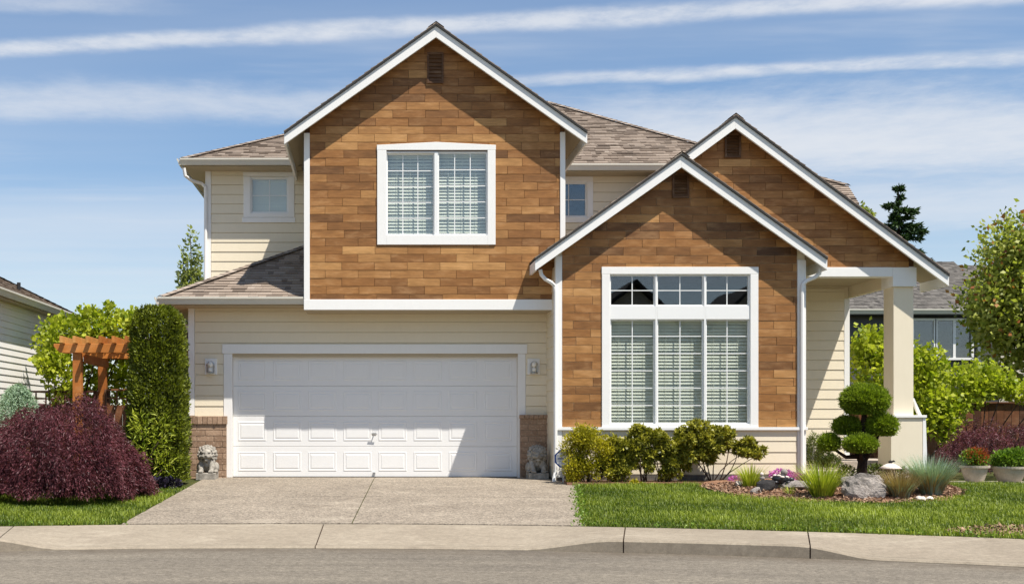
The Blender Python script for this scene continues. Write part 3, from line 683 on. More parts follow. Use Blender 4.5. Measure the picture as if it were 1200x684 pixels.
# --- roofs
def gable_roof(ax, az, sl, xl, xr, yr, yb_l, yb_r, eave_l=True, eave_r=True, seed=0, split=None):
    zl, zr = az - (ax - xl) * sl, az - (xr - ax) * sl
    for sgn, xe, ze, yb2 in ((-1, xl, zl, yb_l), (1, xr, zr, yb_r)):
        c = [(xe, yr - 0.03, ze), (xe, yb2, ze), (ax, yb2, az), (ax, yr - 0.03, az)]
        if sgn > 0 and split:
            xs_, ys_ = split; zs_ = az - (xs_ - ax) * sl
            parts = [[(xe, yr - 0.03, ze), (xe, ys_, ze), (xs_, ys_, zs_), (xs_, yr - 0.03, zs_)], [(xs_, yr - 0.03, zs_), (xs_, yb2, zs_), (ax, yb2, az), (ax, yr - 0.03, az)]]
            yb2 = ys_
        else: parts = [c]
        for c in parts:
            r = slab3([(p[0], p[1], p[2] - 0.002) for p in c], 0.034).build('roof_deck', 'shingledark', H)
            roof_plane(r, c, seed=seed + (sgn > 0), thick=0.014)
        xi = xe - sgn * 0.03
        zi = az - abs(xi - ax) * sl
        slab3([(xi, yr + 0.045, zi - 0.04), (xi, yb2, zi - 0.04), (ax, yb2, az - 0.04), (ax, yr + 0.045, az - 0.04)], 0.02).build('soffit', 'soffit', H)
        # rake board
        ex = xe
        poly = [(ax, az - 0.038), (ex, ze - 0.038), (ex, ze - 0.038 - 0.165), (ax, az - 0.038 - 0.185)]
        MB().prism(poly, yr - 0.004, yr + 0.04).build('rake_board', 'white', H, 0.003)
        # eave fascia running back
        if (sgn < 0 and eave_l) or (sgn > 0 and eave_r):
            x0, x1 = sorted((xe - sgn * 0.03, xe + sgn * 0.002))
            MB().box(x0, x1, yr + 0.042, yb2, ze - 0.20, ze - 0.040).build('fascia_board', 'white', H)
    capm = MB()
    y = yr - 0.03
    while y < yb_l - 0.1:
        for sg in (-1, 1):
            x0, x1 = ax, ax + sg * 0.13
            v = [(x0, y, az + 0.034), (x0, y + 0.2, az + 0.024), (x1, y + 0.2, az + 0.024 - 0.13 * sl), (x1, y, az + 0.034 - 0.13 * sl)]
            capm.add(v, [(0, 1, 2, 3) if sg < 0 else (3, 2, 1, 0)], random.Random(y * 7 + sg).random())
        y += 0.17
    tag(capm.build('ridge_cap', 'shingle', H), kind='stuff')
gable_roof(ax1, az1, SL1, -1.438, 3.52, YR1, 5.2, 5.2, seed=40)
gable_roof(ax2, az2, SL2, 2.614, 7.30, YR2, 2.2, 2.2, seed=42)
gable_roof(ax3, az3, SL3, 4.2, 9.597, YR3, 5.6, 5.6, eave_l=False, seed=44, split=(8.9, 0.42))
# garage lower hip roof
PIT = 0.52; ge_x, ge_y, ge_z = -3.535, -0.55, PZ(349, -0.55)
def hip_pt(t): return (ge_x + t, ge_y + t, ge_z + PIT * t)
fr = [(ge_x, ge_y, ge_z), (gx0 + 0.03, ge_y, ge_z), (gx0 + 0.03, ge_y + 2.44, ge_z + PIT * 2.44), hip_pt(2.44)]
r = slab3([(a, b, c - 0.004) for a, b, c in fr], 0.05).build('roof_deck', 'shingledark', H); roof_plane(r, fr, seed=50)
sd = [(ge_x, ge_y + 0.001, ge_z), (ge_x, 2.02, ge_z), (ge_x + 0.7, 2.02, ge_z + PIT * 0.7), hip_pt(2.44)]
sd = [(ge_x, ge_y, ge_z), hip_pt(2.5), (ge_x + 2.5, 3.2, ge_z + PIT * 2.5), (ge_x, 3.2, ge_z)]
sd = [sd[3], sd[0], sd[1], sd[2]]
r = slab3([(a - 0.001, b, c - 0.005) for a, b, c in sd], 0.05).build('roof_deck', 'shingledark', H); roof_plane(r, sd, seed=51)
def hip_caps(a, b, seed, name='hip_cap', parent=H, mat='shingle', w=0.11):
    a, b = Vector(a), Vector(b); d = (b - a).normalized(); L = (b - a).length; s = d.cross(Vector((0, 0, 1))).normalized(); up = s.cross(d)
    mb = MB(); k = 0.0; rnd = random.Random(seed)
    while k < L - 0.05:
        p, q = a + d * k, a + d * min(L, k + 0.2)
        e = Vector((0, 0, 0.048)); f = Vector((0, 0, 0.036)); dr = -up * w * 0.25
        mb.add([p + e, q + f, q + f + s * w + dr, p + e + s * w + dr, q + f - s * w + dr, p + e - s * w + dr], [(0, 3, 2, 1), (0, 1, 4, 5)], rnd.random()); k += 0.15
    return tag(mb.build(name, mat, parent), kind='stuff')
hip_caps((ge_x, ge_y, ge_z), hip_pt(2.42), 5)
def gutter_x(x0, x1, y, ztop, parent=H, h=0.12, d=0.10):
    prof = [(0, 0, 0), (0, -d * 0.25, -h), (0, -d * 0.62, -h), (0, -d * 0.85, -h * 0.45), (0, -d, -h * 0.25), (0, -d, 0), (0, -d * 0.85, 0), (0, -d * 0.8, -h * 0.3), (0, -0.01, -0.03)]
    return MB().extr(prof, (x0, y, ztop), (x1, y, ztop)).build('gutter', 'gutter', parent)
def gutter_y(y0, y1, x, ztop, s, parent=H, h=0.12, d=0.10):
    prof = [(0, 0, 0), (s * d * 0.25, 0, -h), (s * d * 0.62, 0, -h), (s * d * 0.85, 0, -h * 0.45), (s * d, 0, -h * 0.25), (s * d, 0, 0), (s * d * 0.85, 0, 0), (s * d * 0.8, 0, -h * 0.3), (s * 0.01, 0, -0.03)]
    return MB().extr(prof, (x, y0, ztop), (x, y1, ztop)).build('gutter', 'gutter', parent)
gutter_x(ge_x - 0.02, gx0 - 0.015, ge_y + 0.02, ge_z + 0.012); gutter_y(ge_y - 0.06, 3.0, ge_x + 0.02, ge_z + 0.010, -1)
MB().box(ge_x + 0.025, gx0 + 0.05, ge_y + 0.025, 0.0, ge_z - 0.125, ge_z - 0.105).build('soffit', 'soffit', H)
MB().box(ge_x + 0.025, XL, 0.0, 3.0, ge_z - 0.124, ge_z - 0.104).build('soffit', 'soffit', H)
# main hip roof
mz = PZ(187, 1.6); myl, myr = 1.6, 2.05
A_ = Vector((4.03, 6.81, mz + 0.52 * 4.76)); A_.y = myr + 4.76
Lc = (-3.52, myl, mz); ta = (A_.z - mz) / PIT
B_ = Vector((-3.52 + ta, A_.y, A_.z))
E_ = P(994, 218, 0.78); E_.z = mz + PIT * (0.78 - myr)
fl = [(-3.52, myl, mz), (3.0, myl, mz), (3.0, A_.y, mz + PIT * (A_.y - myl)), (B_.x, A_.y, A_.z)]
kf = (A_.z - mz) / (A_.y - myl)
fl = [(-3.52, myl, mz), (2.2, myl, mz), (2.2, A_.y, A_.z), (B_.x, A_.y, A_.z)]
r = slab3([(a, b, c - 0.004) for a, b, c in fl], 0.05).build('roof_deck', 'shingledark', H); roof_plane(r, fl, seed=60)
hx = lambda y: A_.x + (E_.x - A_.x) * (A_.y - y) / (A_.y - E_.y)
frr = [(2.2, myr, mz), (hx(myr), myr, mz), (A_.x, A_.y, A_.z), (2.2, A_.y, A_.z)]
r = slab3([(a, b, c - 0.004) for a, b, c in frr], 0.05).build('roof_deck', 'shingledark', H); roof_plane(r, frr, seed=61)
zq = mz + PIT * (-0.17 - myr)
low = [(6.4, -0.17, zq), (8.26, -0.17, zq), (E_.x, E_.y, E_.z), (hx(myr), myr, mz), (6.4, myr, mz)]
r = slab3([(a, b, c - 0.004) for a, b, c in low], 0.05).build('roof_deck', 'shingledark', H); roof_plane(r, low, seed=62)
rs_ = [(E_.x, 9.4, E_.z), (E_.x, E_.y, E_.z), (A_.x, A_.y, A_.z), (A_.x, 9.4, A_.z)]
r = slab3([(a, b, c - 0.006) for a, b, c in rs_], 0.05).build('roof_deck', 'shingledark', H)
ls_ = [(-3.52, 9.4, mz), (-3.52, myl, mz), (B_.x, A_.y, A_.z), (B_.x, 9.4, A_.z)]
r = slab3([(a, b, c - 0.006) for a, b, c in ls_], 0.05).build('roof_deck', 'shingledark', H); roof_plane(r, ls_, seed=63)
MB().add([(B_.x, A_.y, A_.z), (A_.x, A_.y, A_.z), (A_.x, 9.4, A_.z), (B_.x, 9.4, A_.z)], [(0, 1, 2, 3)]).build('roof_deck', 'shingledark', H)
hip_caps(Lc, B_, 6); hip_caps(E_, A_, 7); hip_caps(B_, A_, 8, 'ridge_cap')
gutter_x(-3.54, -1.40, myl + 0.02, mz + 0.012); gutter_x(3.5, 6.2, myr + 0.02, mz + 0.012); gutter_y(myl - 0.05, 9.0, -3.50, mz + 0.010, -1)
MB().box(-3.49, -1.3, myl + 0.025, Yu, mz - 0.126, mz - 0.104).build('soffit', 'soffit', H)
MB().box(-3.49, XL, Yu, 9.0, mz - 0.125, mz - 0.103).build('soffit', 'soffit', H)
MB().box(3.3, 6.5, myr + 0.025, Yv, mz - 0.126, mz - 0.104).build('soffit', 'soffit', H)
# bay and porch side gutters and downspouts
z2 = az2 - (ax2 - 2.614) * SL2
def spout(path, w=0.032):
    o = MB().tube(path, w, 8).build('downspout', 'white', H, smooth=False)
    return o
yd = Yb - 0.05
spout([P(633, 316, YR2 + 0.2), P(634.5, 322, YR2 + 0.2), P(639, 327, YR2 + 0.15), P(646, 331, yd - 0.03), P(650, 335, yd), P(651, 342, yd), P(651, 400, yd), P(651, 553, yd), P(649.5, 560, yd - 0.03), P(649, 567, yd - 0.07)])
yd2 = Yb - 0.06
spout([P(962, 314, YR2 + 0.25), P(960.5, 320, YR2 + 0.25), P(955, 325, YR2 + 0.2), P(945, 329, yd2), P(941, 333, yd2), P(940, 340, yd2), P(940, 556, yd2)])
spout([P(215.5, 197, 1.56), P(217, 206, 1.58), P(225, 212, 1.75), P(236, 215, Yu - 0.06), P(240.5, 219, Yu - 0.06), P(241, 226, Yu - 0.06), P(241, 336, Yu - 0.06)])
spout([(-3.45, 0.4, 2.86), (-3.40, 0.4, 2.75), (-3.22, 0.4, 2.62), (-3.17, 0.4, 2.5), (-3.17, 0.4, 0.05)])

# --- gable vents
def gable_vent(parent, x, z0, z1, Y, w=0.23):
    f = MB().box(x - w / 2, x + w / 2, Y - 0.020, Y + 0.0, z0, z1).build('gable_vent', 'vent', H)
    for a, b, c, d in ((x - w / 2 - 0.02, x - w / 2 + 0.012, z0 - 0.02, z1 + 0.02), (x + w / 2 - 0.012, x + w / 2 + 0.02, z0 - 0.02, z1 + 0.02),
                       (x - w / 2 + 0.012, x + w / 2 - 0.012, z1 - 0.012, z1 + 0.02), (x - w / 2 + 0.012, x + w / 2 - 0.012, z0 - 0.02, z0 + 0.012)):
        MB().box(a, b, Y - 0.046, Y - 0.018, c, d).build('vent_frame', 'vent', f)
    k = 7; st = (z1 - z0 - 0.03) / k
    for i in range(k):
        z = z0 + 0.018 + i * st
        MB().add([(x - w / 2 + 0.013, Y - 0.042, z), (x + w / 2 - 0.013, Y - 0.042, z), (x + w / 2 - 0.013, Y - 0.021, z + st * 0.9), (x - w / 2 + 0.013, Y - 0.021, z + st * 0.9),
                  (x - w / 2 + 0.013, Y - 0.030, z - 0.004), (x + w / 2 - 0.013, Y - 0.030, z - 0.004)], [(0, 1, 2, 3), (4, 5, 1, 0), (5, 4, 3, 2)]).build('vent_slat', 'vent', f)
gable_vent(g1, ax1, PZ(97, Y1), PZ(64, Y1), Y1)
gable_vent(g2, PX(797, Yb), PZ(231, Yb), PZ(205, Yb), Yb)
gable_vent(g3, PX(858, Y3), PZ(184, Y3), PZ(158, Y3), Y3)

# --- windows: window > casing, frame, muntin, pane, blind, room
def window(name, Y, opening, casings, lites, room=(0.02, 0.9), proud=0.0, shade=None):
    """opening: hole in the wall; lites: (x0, x1, z0, z1, cols, row_heights, blind, set_back)"""
    x0, x1, z0, z1 = opening
    mb = MB()
    for q in holed([(x0, z0), (x1, z0), (x1, z1), (x0, z1)], [l[:4] for l in lites]): mb.prism(q, Y - 0.016 - proud, Y + 0.075)
    w = mb.build(name, 'frame', H, 0.003)
    for c in casings:
        if len(c) == 4: MB().box(c[0], c[1], Y - 0.034, Y + 0.01, c[2], c[3]).build('casing', 'white', w, 0.004)
        else: MB().prism(c[0], Y - 0.034, Y + 0.01).build('casing', 'white', w, 0.004)
    for (a, b, c, d, cols, rows, blind, back) in lites:
        sb = Y + 0.012 + back
        # sash edges
        s = MB(); t = 0.022
        for e in ((a, a + t, c, d), (b - t, b, c, d), (a + t, b - t, c, c + t), (a + t, b - t, d - t, d)): s.box(e[0], e[1], sb - 0.014, sb + 0.03, e[2], e[3])
        s.build('sash', 'frame', w, 0.002)
        ia, ib, ic, id_ = a + t, b - t, c + t, d - t
        xs = [ia + (ib - ia) * i / cols for i in range(cols + 1)]; tot = sum(rows); zs = [id_]
        for r_ in rows: zs.append(zs[-1] - (id_ - ic) * r_ / tot)
        for x in xs[1:-1]: MB().box(x - 0.007, x + 0.007, sb - 0.002, sb + 0.012, ic, id_).build('muntin', 'frame', w)
        for z in zs[1:-1]: MB().box(ia, ib, sb - 0.0035, sb + 0.0035, z - 0.007, z + 0.007).build('muntin', 'frame', w)
        for i in range(cols):
            for j in range(len(rows)):
                MB().box(xs[i] + 0.004, xs[i + 1] - 0.004, sb + 0.004, sb + 0.008, zs[j + 1] + 0.004, zs[j] - 0.004).build('pane', 'glass', w)
        if blind:
            bm = MB(); sp, dp, tilt = blind; z = d - 0.05; yb_ = Y + 0.13; rnd = random.Random(int(a * 100))
            bm.box(a - 0.02, b + 0.02, yb_ - 0.03, yb_ + 0.03, d - 0.04, d + 0.02)
            while z > c - 0.0:
                ca, sa = math.cos(tilt), math.sin(tilt); e = rnd.uniform(-0.002, 0.002)
                p0 = (yb_ - ca * dp / 2, z - sa * dp / 2 + e); p1 = (yb_ + ca * dp / 2, z + sa * dp / 2 + e); pm = (yb_, z + 0.004 + e)
                bm.add([(a - 0.015, p0[0], p0[1]), (b + 0.015, p0[0], p0[1]), (b + 0.015, pm[0], pm[1]), (a - 0.015, pm[0], pm[1]), (b + 0.015, p1[0], p1[1]), (a - 0.015, p1[0], p1[1]),
                        (a - 0.015, p0[0], p0[1] - 0.003), (b + 0.015, p0[0], p0[1] - 0.003)], [(0, 1, 2, 3), (3, 2, 4, 5), (6, 7, 1, 0)])
                z -= sp
            for fx in (0.22, 0.5, 0.78):
                x = a + (b - a) * fx; bm.box(x - 0.002, x + 0.002, yb_ - dp / 2 - 0.004, yb_ - dp / 2 - 0.001, c, d)
            tag(bm.build('blind', 'blind', w), kind='stuff')
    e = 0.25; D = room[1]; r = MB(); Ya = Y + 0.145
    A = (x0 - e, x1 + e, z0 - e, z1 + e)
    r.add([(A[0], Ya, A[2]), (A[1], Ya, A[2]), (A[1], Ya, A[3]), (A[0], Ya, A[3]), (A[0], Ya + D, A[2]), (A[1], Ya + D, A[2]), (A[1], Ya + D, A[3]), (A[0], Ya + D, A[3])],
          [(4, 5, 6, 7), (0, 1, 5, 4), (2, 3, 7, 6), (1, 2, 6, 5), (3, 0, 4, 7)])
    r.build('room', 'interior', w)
    return w
BL = (0.054, 0.057, math.radians(62))
# upper gable window, two sliding sashes with six-by grids
lx0, lx1, rx0, rx1 = PX(453, Y1), PX(509, Y1), PX(513, Y1), PX(571, Y1)
window('sliding_window', Y1, w1, [(w1o[0], w1[0] + 0.004, w1o[2], PZ(176.5, Y1)), (w1[1] - 0.004, w1o[1], w1o[2], PZ(176.5, Y1)), (w1[0] + 0.004, w1[1] - 0.004, w1o[2], w1[2] + 0.004),
       ([(w1o[0] - 0.005, PZ(176.4, Y1)), (w1o[1] + 0.005, PZ(176.4, Y1)), (w1o[1] + 0.005, PZ(170.5, Y1)), (PX(511, Y1), PZ(167, Y1)), (w1o[0] - 0.005, PZ(170.5, Y1))],)],
       [(lx0, lx1, PZ(275.5, Y1), PZ(179.5, Y1), 3, (1, 1, 1, 1, 1), BL, 0.03), (rx0, rx1, PZ(275.5, Y1), PZ(178.5, Y1), 3, (1, 1, 1, 1, 1), BL, 0.0)])
# bay window: three tall lights under three transoms
lit = []
for a, b in ((714.5, 768), (769.5, 825), (826.5, 878.5)):
    lit.append((PX(a + 0.6, Yb), PX(b - 0.2, Yb), PZ(496.5, Yb), PZ(374, Yb), 2, (0.8, 0.9, 0.9, 0.9, 0.9, 0.9), BL, 0.02))
    lit.append((PX(a, Yb), PX(b - 0.2, Yb), PZ(358.5, Yb), PZ(321.8, Yb), 2, (1, 1), None, 0.01))
window('bay_window', Yb, w2, [(w2o[0], w2[0] + 0.004, w2o[2] + 0.002, w2[3]), (w2[1] - 0.004, w2o[1], w2o[2] + 0.002, w2[3]), (w2o[0] - 0.004, w2o[1] + 0.004, w2[3] + 0.001, w2o[3]),
       (w2[0] + 0.004, w2[1] - 0.004, w2o[2] + 0.002, w2[2] + 0.004)], lit, room=(0, 3.2))
# small upper left window
window('small_window', Yu, uw, [(PX(285.5, Yu), uw[0] + 0.004, PZ(255, Yu), PZ(207, Yu)), (uw[1] - 0.004, PX(345, Yu), PZ(255, Yu), PZ(207, Yu)), (PX(285, Yu), PX(345.5, Yu), PZ(206.8, Yu), PZ(202, Yu)),
       (PX(284, Yu), PX(346, Yu), PZ(261, Yu), PZ(255.2, Yu)), (uw[0] + 0.004, uw[1] - 0.004, PZ(255, Yu), uw[2] + 0.004)],
       [(uw[0] + 0.02, uw[1] - 0.02, uw[2] + 0.02, uw[3] - 0.02, 2, (1, 1), (0.05, 0.054, math.radians(75)), 0.01)])
window('small_window', Yv, vw, [(vw[0] - 0.09, vw[0] + 0.004, vw[2] - 0.09, vw[3]), (vw[1] - 0.004, vw[1] + 0.10, vw[2] - 0.09, vw[3]), (vw[0] - 0.09, vw[1] + 0.10, vw[3] + 0.001, vw[3] + 0.095), (vw[0] + 0.004, vw[1] - 0.004, vw[2] - 0.10, vw[2] + 0.004)],
       [(vw[0] + 0.02, vw[1] - 0.02, vw[2] + 0.02, vw[3] - 0.02, 2, (1, 1), None, 0.01)])

# --- garage door and its trim, brick piers
tl, tr = PX(272.2), PX(606.8)
MB().box(gtrim[0] + 0.012, tl + 0.002, -0.03, 0.05, 0.015, PZ(414.5)).build('door_casing', 'white', H, 0.004)
MB().box(tr - 0.002, gtrim[1] - 0.012, -0.03, 0.05, 0.015, PZ(414.5)).build('door_casing', 'white', H, 0.004)
MB().box(gtrim[0] - 0.012, gtrim[1] + 0.012, -0.042, 0.05, PZ(414.3), gtrim[3]).build('door_casing', 'white', H, 0.005)
MB().box(tl - 0.01, tr + 0.01, -0.012, 0.05, PZ(417.5), PZ(414.6)).build('door_casing', 'soffit', H)
DY = 0.075
gdr = MB().box(tl - 0.02, tr + 0.02, DY + 0.012, DY + 0.05, 0.012, gd[3]).build('garage_door', 'door', H)
MB().box(tl, tr, DY - 0.014, DY + 0.012, 0.004, 0.022).build('rubber_seal', 'darkmetal', gdr)
sh = (gd[3] - 0.026) / 4; pwid = (tr - tl - 0.06) / 8
pm = None
for r_ in range(4):
    z0 = 0.024 + r_ * sh
    MB().box(tl + 0.002, tr - 0.002, DY, DY + 0.012, z0, z0 + sh - 0.006).build('door_section', 'door', gdr, 0.004)
    for c in range(8):
        xm = tl + 0.03 + pwid * (c + 0.5); zm = z0 + sh * 0.5
        if pm is None:
            a, b = pwid * 0.385, sh * 0.30
            mbp = MB()
            def rr(k, y): return [(-a + k, y, -b + k), (a - k, y, -b + k), (a - k, y, b - k), (-a + k, y, b - k)]
            mbp.add(rr(-0.012, 0.0) + rr(0.0, -0.005) + rr(0.012, -0.005) + rr(0.024, -0.001) + rr(0.050, -0.007),
                    [(4 * i + j, 4 * i + (j + 1) % 4, 4 * i + 4 + (j + 1) % 4, 4 * i + 4 + j) for i in range(4) for j in range(4)] + [(16, 17, 18, 19)])
            pm = mbp.mesh('panel'); pm.materials.append(M['door'])
        link('panel', pm, 'door', gdr, (xm, DY - 0.0005, zm))
hx_, hz_ = PX(438.5, 0), PZ(508, 0)
hd = MB().box(hx_ - 0.035, hx_ + 0.035, DY - 0.006, DY + 0.002, hz_ - 0.02, hz_ + 0.02)
hd.tube([(hx_, DY - 0.002, hz_), (hx_, DY - 0.06, hz_)], 0.010, 8); hd.tube([(hx_ - 0.055, DY - 0.06, hz_ + 0.005), (hx_ + 0.055, DY - 0.06, hz_ - 0.005)], 0.009, 8)
hd.build('handle', 'steel', gdr)
MB().box(hx_ - 0.02, hx_ + 0.02, DY - 0.04, DY + 0.002, 0.07, 0.10).tube([(hx_, DY - 0.035, 0.085), (hx_, DY - 0.05, 0.04)], 0.006, 6).build('pull', 'steel', gdr)
def brick_pier(x0, x1, y0, ztop, seed):
    p = MB().box(x0 + 0.008, x1 - 0.008, y0 + 0.008, -0.001, -0.08, ztop - 0.002).build('brick_pier', 'mortar', H)
    rnd = random.Random(seed); bh, bl_, gp = 0.098, 0.29, 0.009; z = -0.06; row = 0; cache = {}
    def brick(xa, xb, za, zb, ya, yb_):
        key = (round(xb - xa, 3), round(zb - za, 3), round(yb_ - ya, 3))
        if key not in cache:
            b = MB().box(0, xb - xa, 0, yb_ - ya, 0, zb - za); cache[key] = b.mesh('brick'); cache[key].materials.append(M['brick'])
        link('brick', cache[key], 'brick', p, (xa, ya + rnd.uniform(-0.0025, 0.0025), za), 0.004)
    while z + bh < ztop - 0.04:
        x = x0 - (row % 2) * bl_ / 2
        while x < x1 - 0.01:
            a, b = max(x, x0), min(x + bl_, x1)
            if b - a > 0.03: brick(a + gp / 2, b - gp / 2, z + gp / 2, z + bh - gp / 2, y0, y0 + 0.05)
            x += bl_
        z += bh; row += 1
    n = round((x1 - x0 + 0.02) / 0.085)
    for i in range(n):
        w = (x1 - x0 + 0.02) / n; brick(x0 - 0.01 + i * w + 0.003, x0 - 0.01 + (i + 1) * w - 0.003, z + 0.004, ztop + 0.004, y0 - 0.025, y0 + 0.06)
    return p
brick_pier(XL - 0.01, PX(266.5), -0.11, PZ(487.5, -0.11), 1)
brick_pier(PX(608.5), 2.985, -0.11, PZ(486, -0.11), 2)

# ------------------------------------------------------------------ things on and by the house
def wall_lamp(x, z, label):
    t = thing('wall_lamp', (x, -0.012, z - 0.14), label, 'lamp')
    y = -0.016
    MB().box(x - 0.105, x + 0.105, y - 0.03, y, z - 0.135, z + 0.135).build('back_plate', 'white', t, 0.008)
    m = MB()
    for k in range(13):
        a = math.pi * k / 12; b = math.pi * (k + 1) / 12
    m.tube([(x + 0.058 * math.cos(math.pi * k / 12), y - 0.07, z + 0.02 + 0.058 * math.sin(math.pi * k / 12)) for k in range(13)], 0.012, 8)
    m.tube([(x, y - 0.025, z + 0.05), (x, y - 0.09, z + 0.06)], 0.016, 8)
    m.tube([(x - 0.058, y - 0.07, z + 0.02), (x - 0.058, y - 0.07, z - 0.10)], 0.010, 6); m.tube([(x + 0.058, y - 0.07, z + 0.02), (x + 0.058, y - 0.07, z - 0.10)], 0.010, 6)
    m.lathe((x, y - 0.075, z - 0.125), [(0.02, 0), (0.066, 0.006), (0.066, 0.018), (0.02, 0.022)], 14)
    m.build('cage', 'steel', t, smooth=False)
    g_ = MB(); g_.ball((x, y - 0.085, z + 0.035), (0.042, 0.042, 0.05)); g_.ball((x, y - 0.085, z - 0.06), (0.036, 0.036, 0.045)); g_.build('bulb', 'bulb', t, smooth=True)
wall_lamp(PX(247.5), PZ(429.5), 'white wall lamp with caged bulbs beside the sunlit garage pier')
wall_lamp(PX(625), PZ(429.5), 'white wall lamp with caged bulbs in the shaded corner by the bay')

def stone_lion(x, y, z, label, s=1.0):
    t = thing('lion_statue', (x, y, z), label, 'statue', 'stone lions flanking the garage door')
    o = Vector((x, y, z)); m = MB()
    base = MB().box(x - 0.165 * s, x + 0.165 * s, y - 0.24 * s, y + 0.22 * s, z - 0.02, z + 0.105 * s).build('plinth', 'statue', t, 0.012)
    def b(c, r): m.ball(o + Vector((c[0] * s, c[1] * s, (c[2] + 0.10) * s)), tuple(q * s for q in (r if isinstance(r, tuple) else (r, r, r))), 16, 10)
    b((0, 0.07, 0.13), (0.13, 0.15, 0.13)); b((0, 0.0, 0.19), (0.115, 0.10, 0.13)); b((0, 0.01, 0.30), (0.145, 0.12, 0.135)); b((0, 0.0, 0.40), (0.10, 0.10, 0.06))
    b((0, -0.10, 0.315), (0.088, 0.075, 0.092)); b((-0.028, -0.172, 0.277), (0.036, 0.036, 0.03)); b((0.028, -0.172, 0.277), (0.036, 0.036, 0.03))
    b((0, -0.158, 0.222), (0.036, 0.034, 0.025)); b((0, -0.20, 0.30), (0.022, 0.018, 0.016)); b((0, -0.17, 0.325), (0.02, 0.03, 0.04))
    for sx in (-1, 1):
        b((sx * 0.048, -0.155, 0.355), (0.032, 0.022, 0.013)); b((sx * 0.05, -0.158, 0.325), (0.014, 0.012, 0.010)); b((sx * 0.065, -0.13, 0.285), (0.035, 0.04, 0.04))
        b((sx * 0.115, -0.02, 0.415), (0.034, 0.025, 0.038))
        m.tube([o + Vector((sx * 0.085 * s, -0.02 * s, 0.31 * s)), o + Vector((sx * 0.095 * s, -0.10 * s, 0.20 * s)), o + Vector((sx * 0.085 * s, -0.14 * s, 0.125 * s))], [0.055 * s, 0.05 * s, 0.042 * s], 12)
        b((sx * 0.085, -0.175, 0.028), (0.048, 0.062, 0.032)); b((sx * 0.135, 0.07, 0.09), (0.06, 0.12, 0.095)); b((sx * 0.15, -0.03, 0.025), (0.04, 0.08, 0.028))
        for q in range(3): b((sx * 0.085 + (q - 1) * 0.028, -0.225, 0.022), (0.015, 0.02, 0.02))
    rnd = random.Random(3)
    for ringr, yy, cnt, rr in ((0.118, -0.085, 15, 0.028), (0.148, -0.03, 18, 0.034), (0.15, 0.04, 16, 0.036)):
        for k in range(cnt):
            a = 2 * math.pi * k / cnt
            if ringr < 0.12 and math.sin(a) < -0.85: continue
            b((ringr * math.cos(a), yy + rnd.uniform(-0.01, 0.01), 0.30 + ringr * 1.02 * math.sin(a)), (rr * 0.75, rr, rr * 0.9))
    for k in range(22):
        a = rnd.uniform(-1, 1); b((a * 0.085, -0.085 - 0.02 * (1 - abs(a)) + 0.02 * rnd.random(), 0.10 + 0.12 * rnd.random()), (0.02, 0.02, 0.03))
    ob = m.build('body', 'statue', t, smooth=True)
    rm = ob.modifiers.new('remesh', 'REMESH'); rm.mode = 'VOXEL'; rm.voxel_size = 0.0085 * s; rm.use_smooth_shade = True
    sm = ob.modifiers.new('smooth', 'SMOOTH'); sm.factor = 0.5; sm.iterations = 2
lx = PX(243, -0.42); stone_lion(lx, -0.42, yard_z(lx, -0.42) + 0.012, 'sunlit grey stone lion on a plinth before the brick pier by the hedge', 0.98)
lx = PX(629.5, -0.42); stone_lion(lx, -0.42, yard_z(lx, -0.42) + 0.012, 'shaded grey stone lion on a plinth in the corner beside the bay wall', 0.98)

# small octagonal yard sign
sx_, sy_ = PX(660.5, -1.36), -1.36
t = thing('yard_sign', (sx_, sy_, 0), 'small white octagonal yard sign with blue border half hidden by golden bush', 'sign')
def octo(r, y0, y1, name, mat, zc):
    MB().prism([(sx_ + r * math.cos(math.pi / 8 + k * math.pi / 4), zc + r * math.sin(math.pi / 8 + k * math.pi / 4)) for k in range(8)], y0, y1).build(name, mat, t)
szc = PZ(537, sy_)
octo(0.155, sy_ - 0.006, sy_ + 0.006, 'border', 'signblue', szc); octo(0.132, sy_ - 0.009, sy_ - 0.0055, 'face', 'signwhite', szc)
for q, (w, dz, h) in enumerate(((0.10, 0.055, 0.012), (0.19, 0.0, 0.022), (0.16, -0.035, 0.010), (0.08, -0.065, 0.010))):
    x = sx_ - w / 2
    rnd = random.Random(q); m = MB()
    while x < sx_ + w / 2:
        a = rnd.uniform(0.012, 0.022); m.box(x, x + a * 0.75, sy_ - 0.0105, sy_ - 0.0088, szc + dz - h / 2, szc + dz + h / 2); x += a
    m.build('lettering', 'signblue', t)
MB().tube([(sx_ - 0.005, sy_ + 0.012, -0.1), (sx_ - 0.005, sy_ + 0.012, szc)], 0.008, 6).build('post', 'signwhite', t)

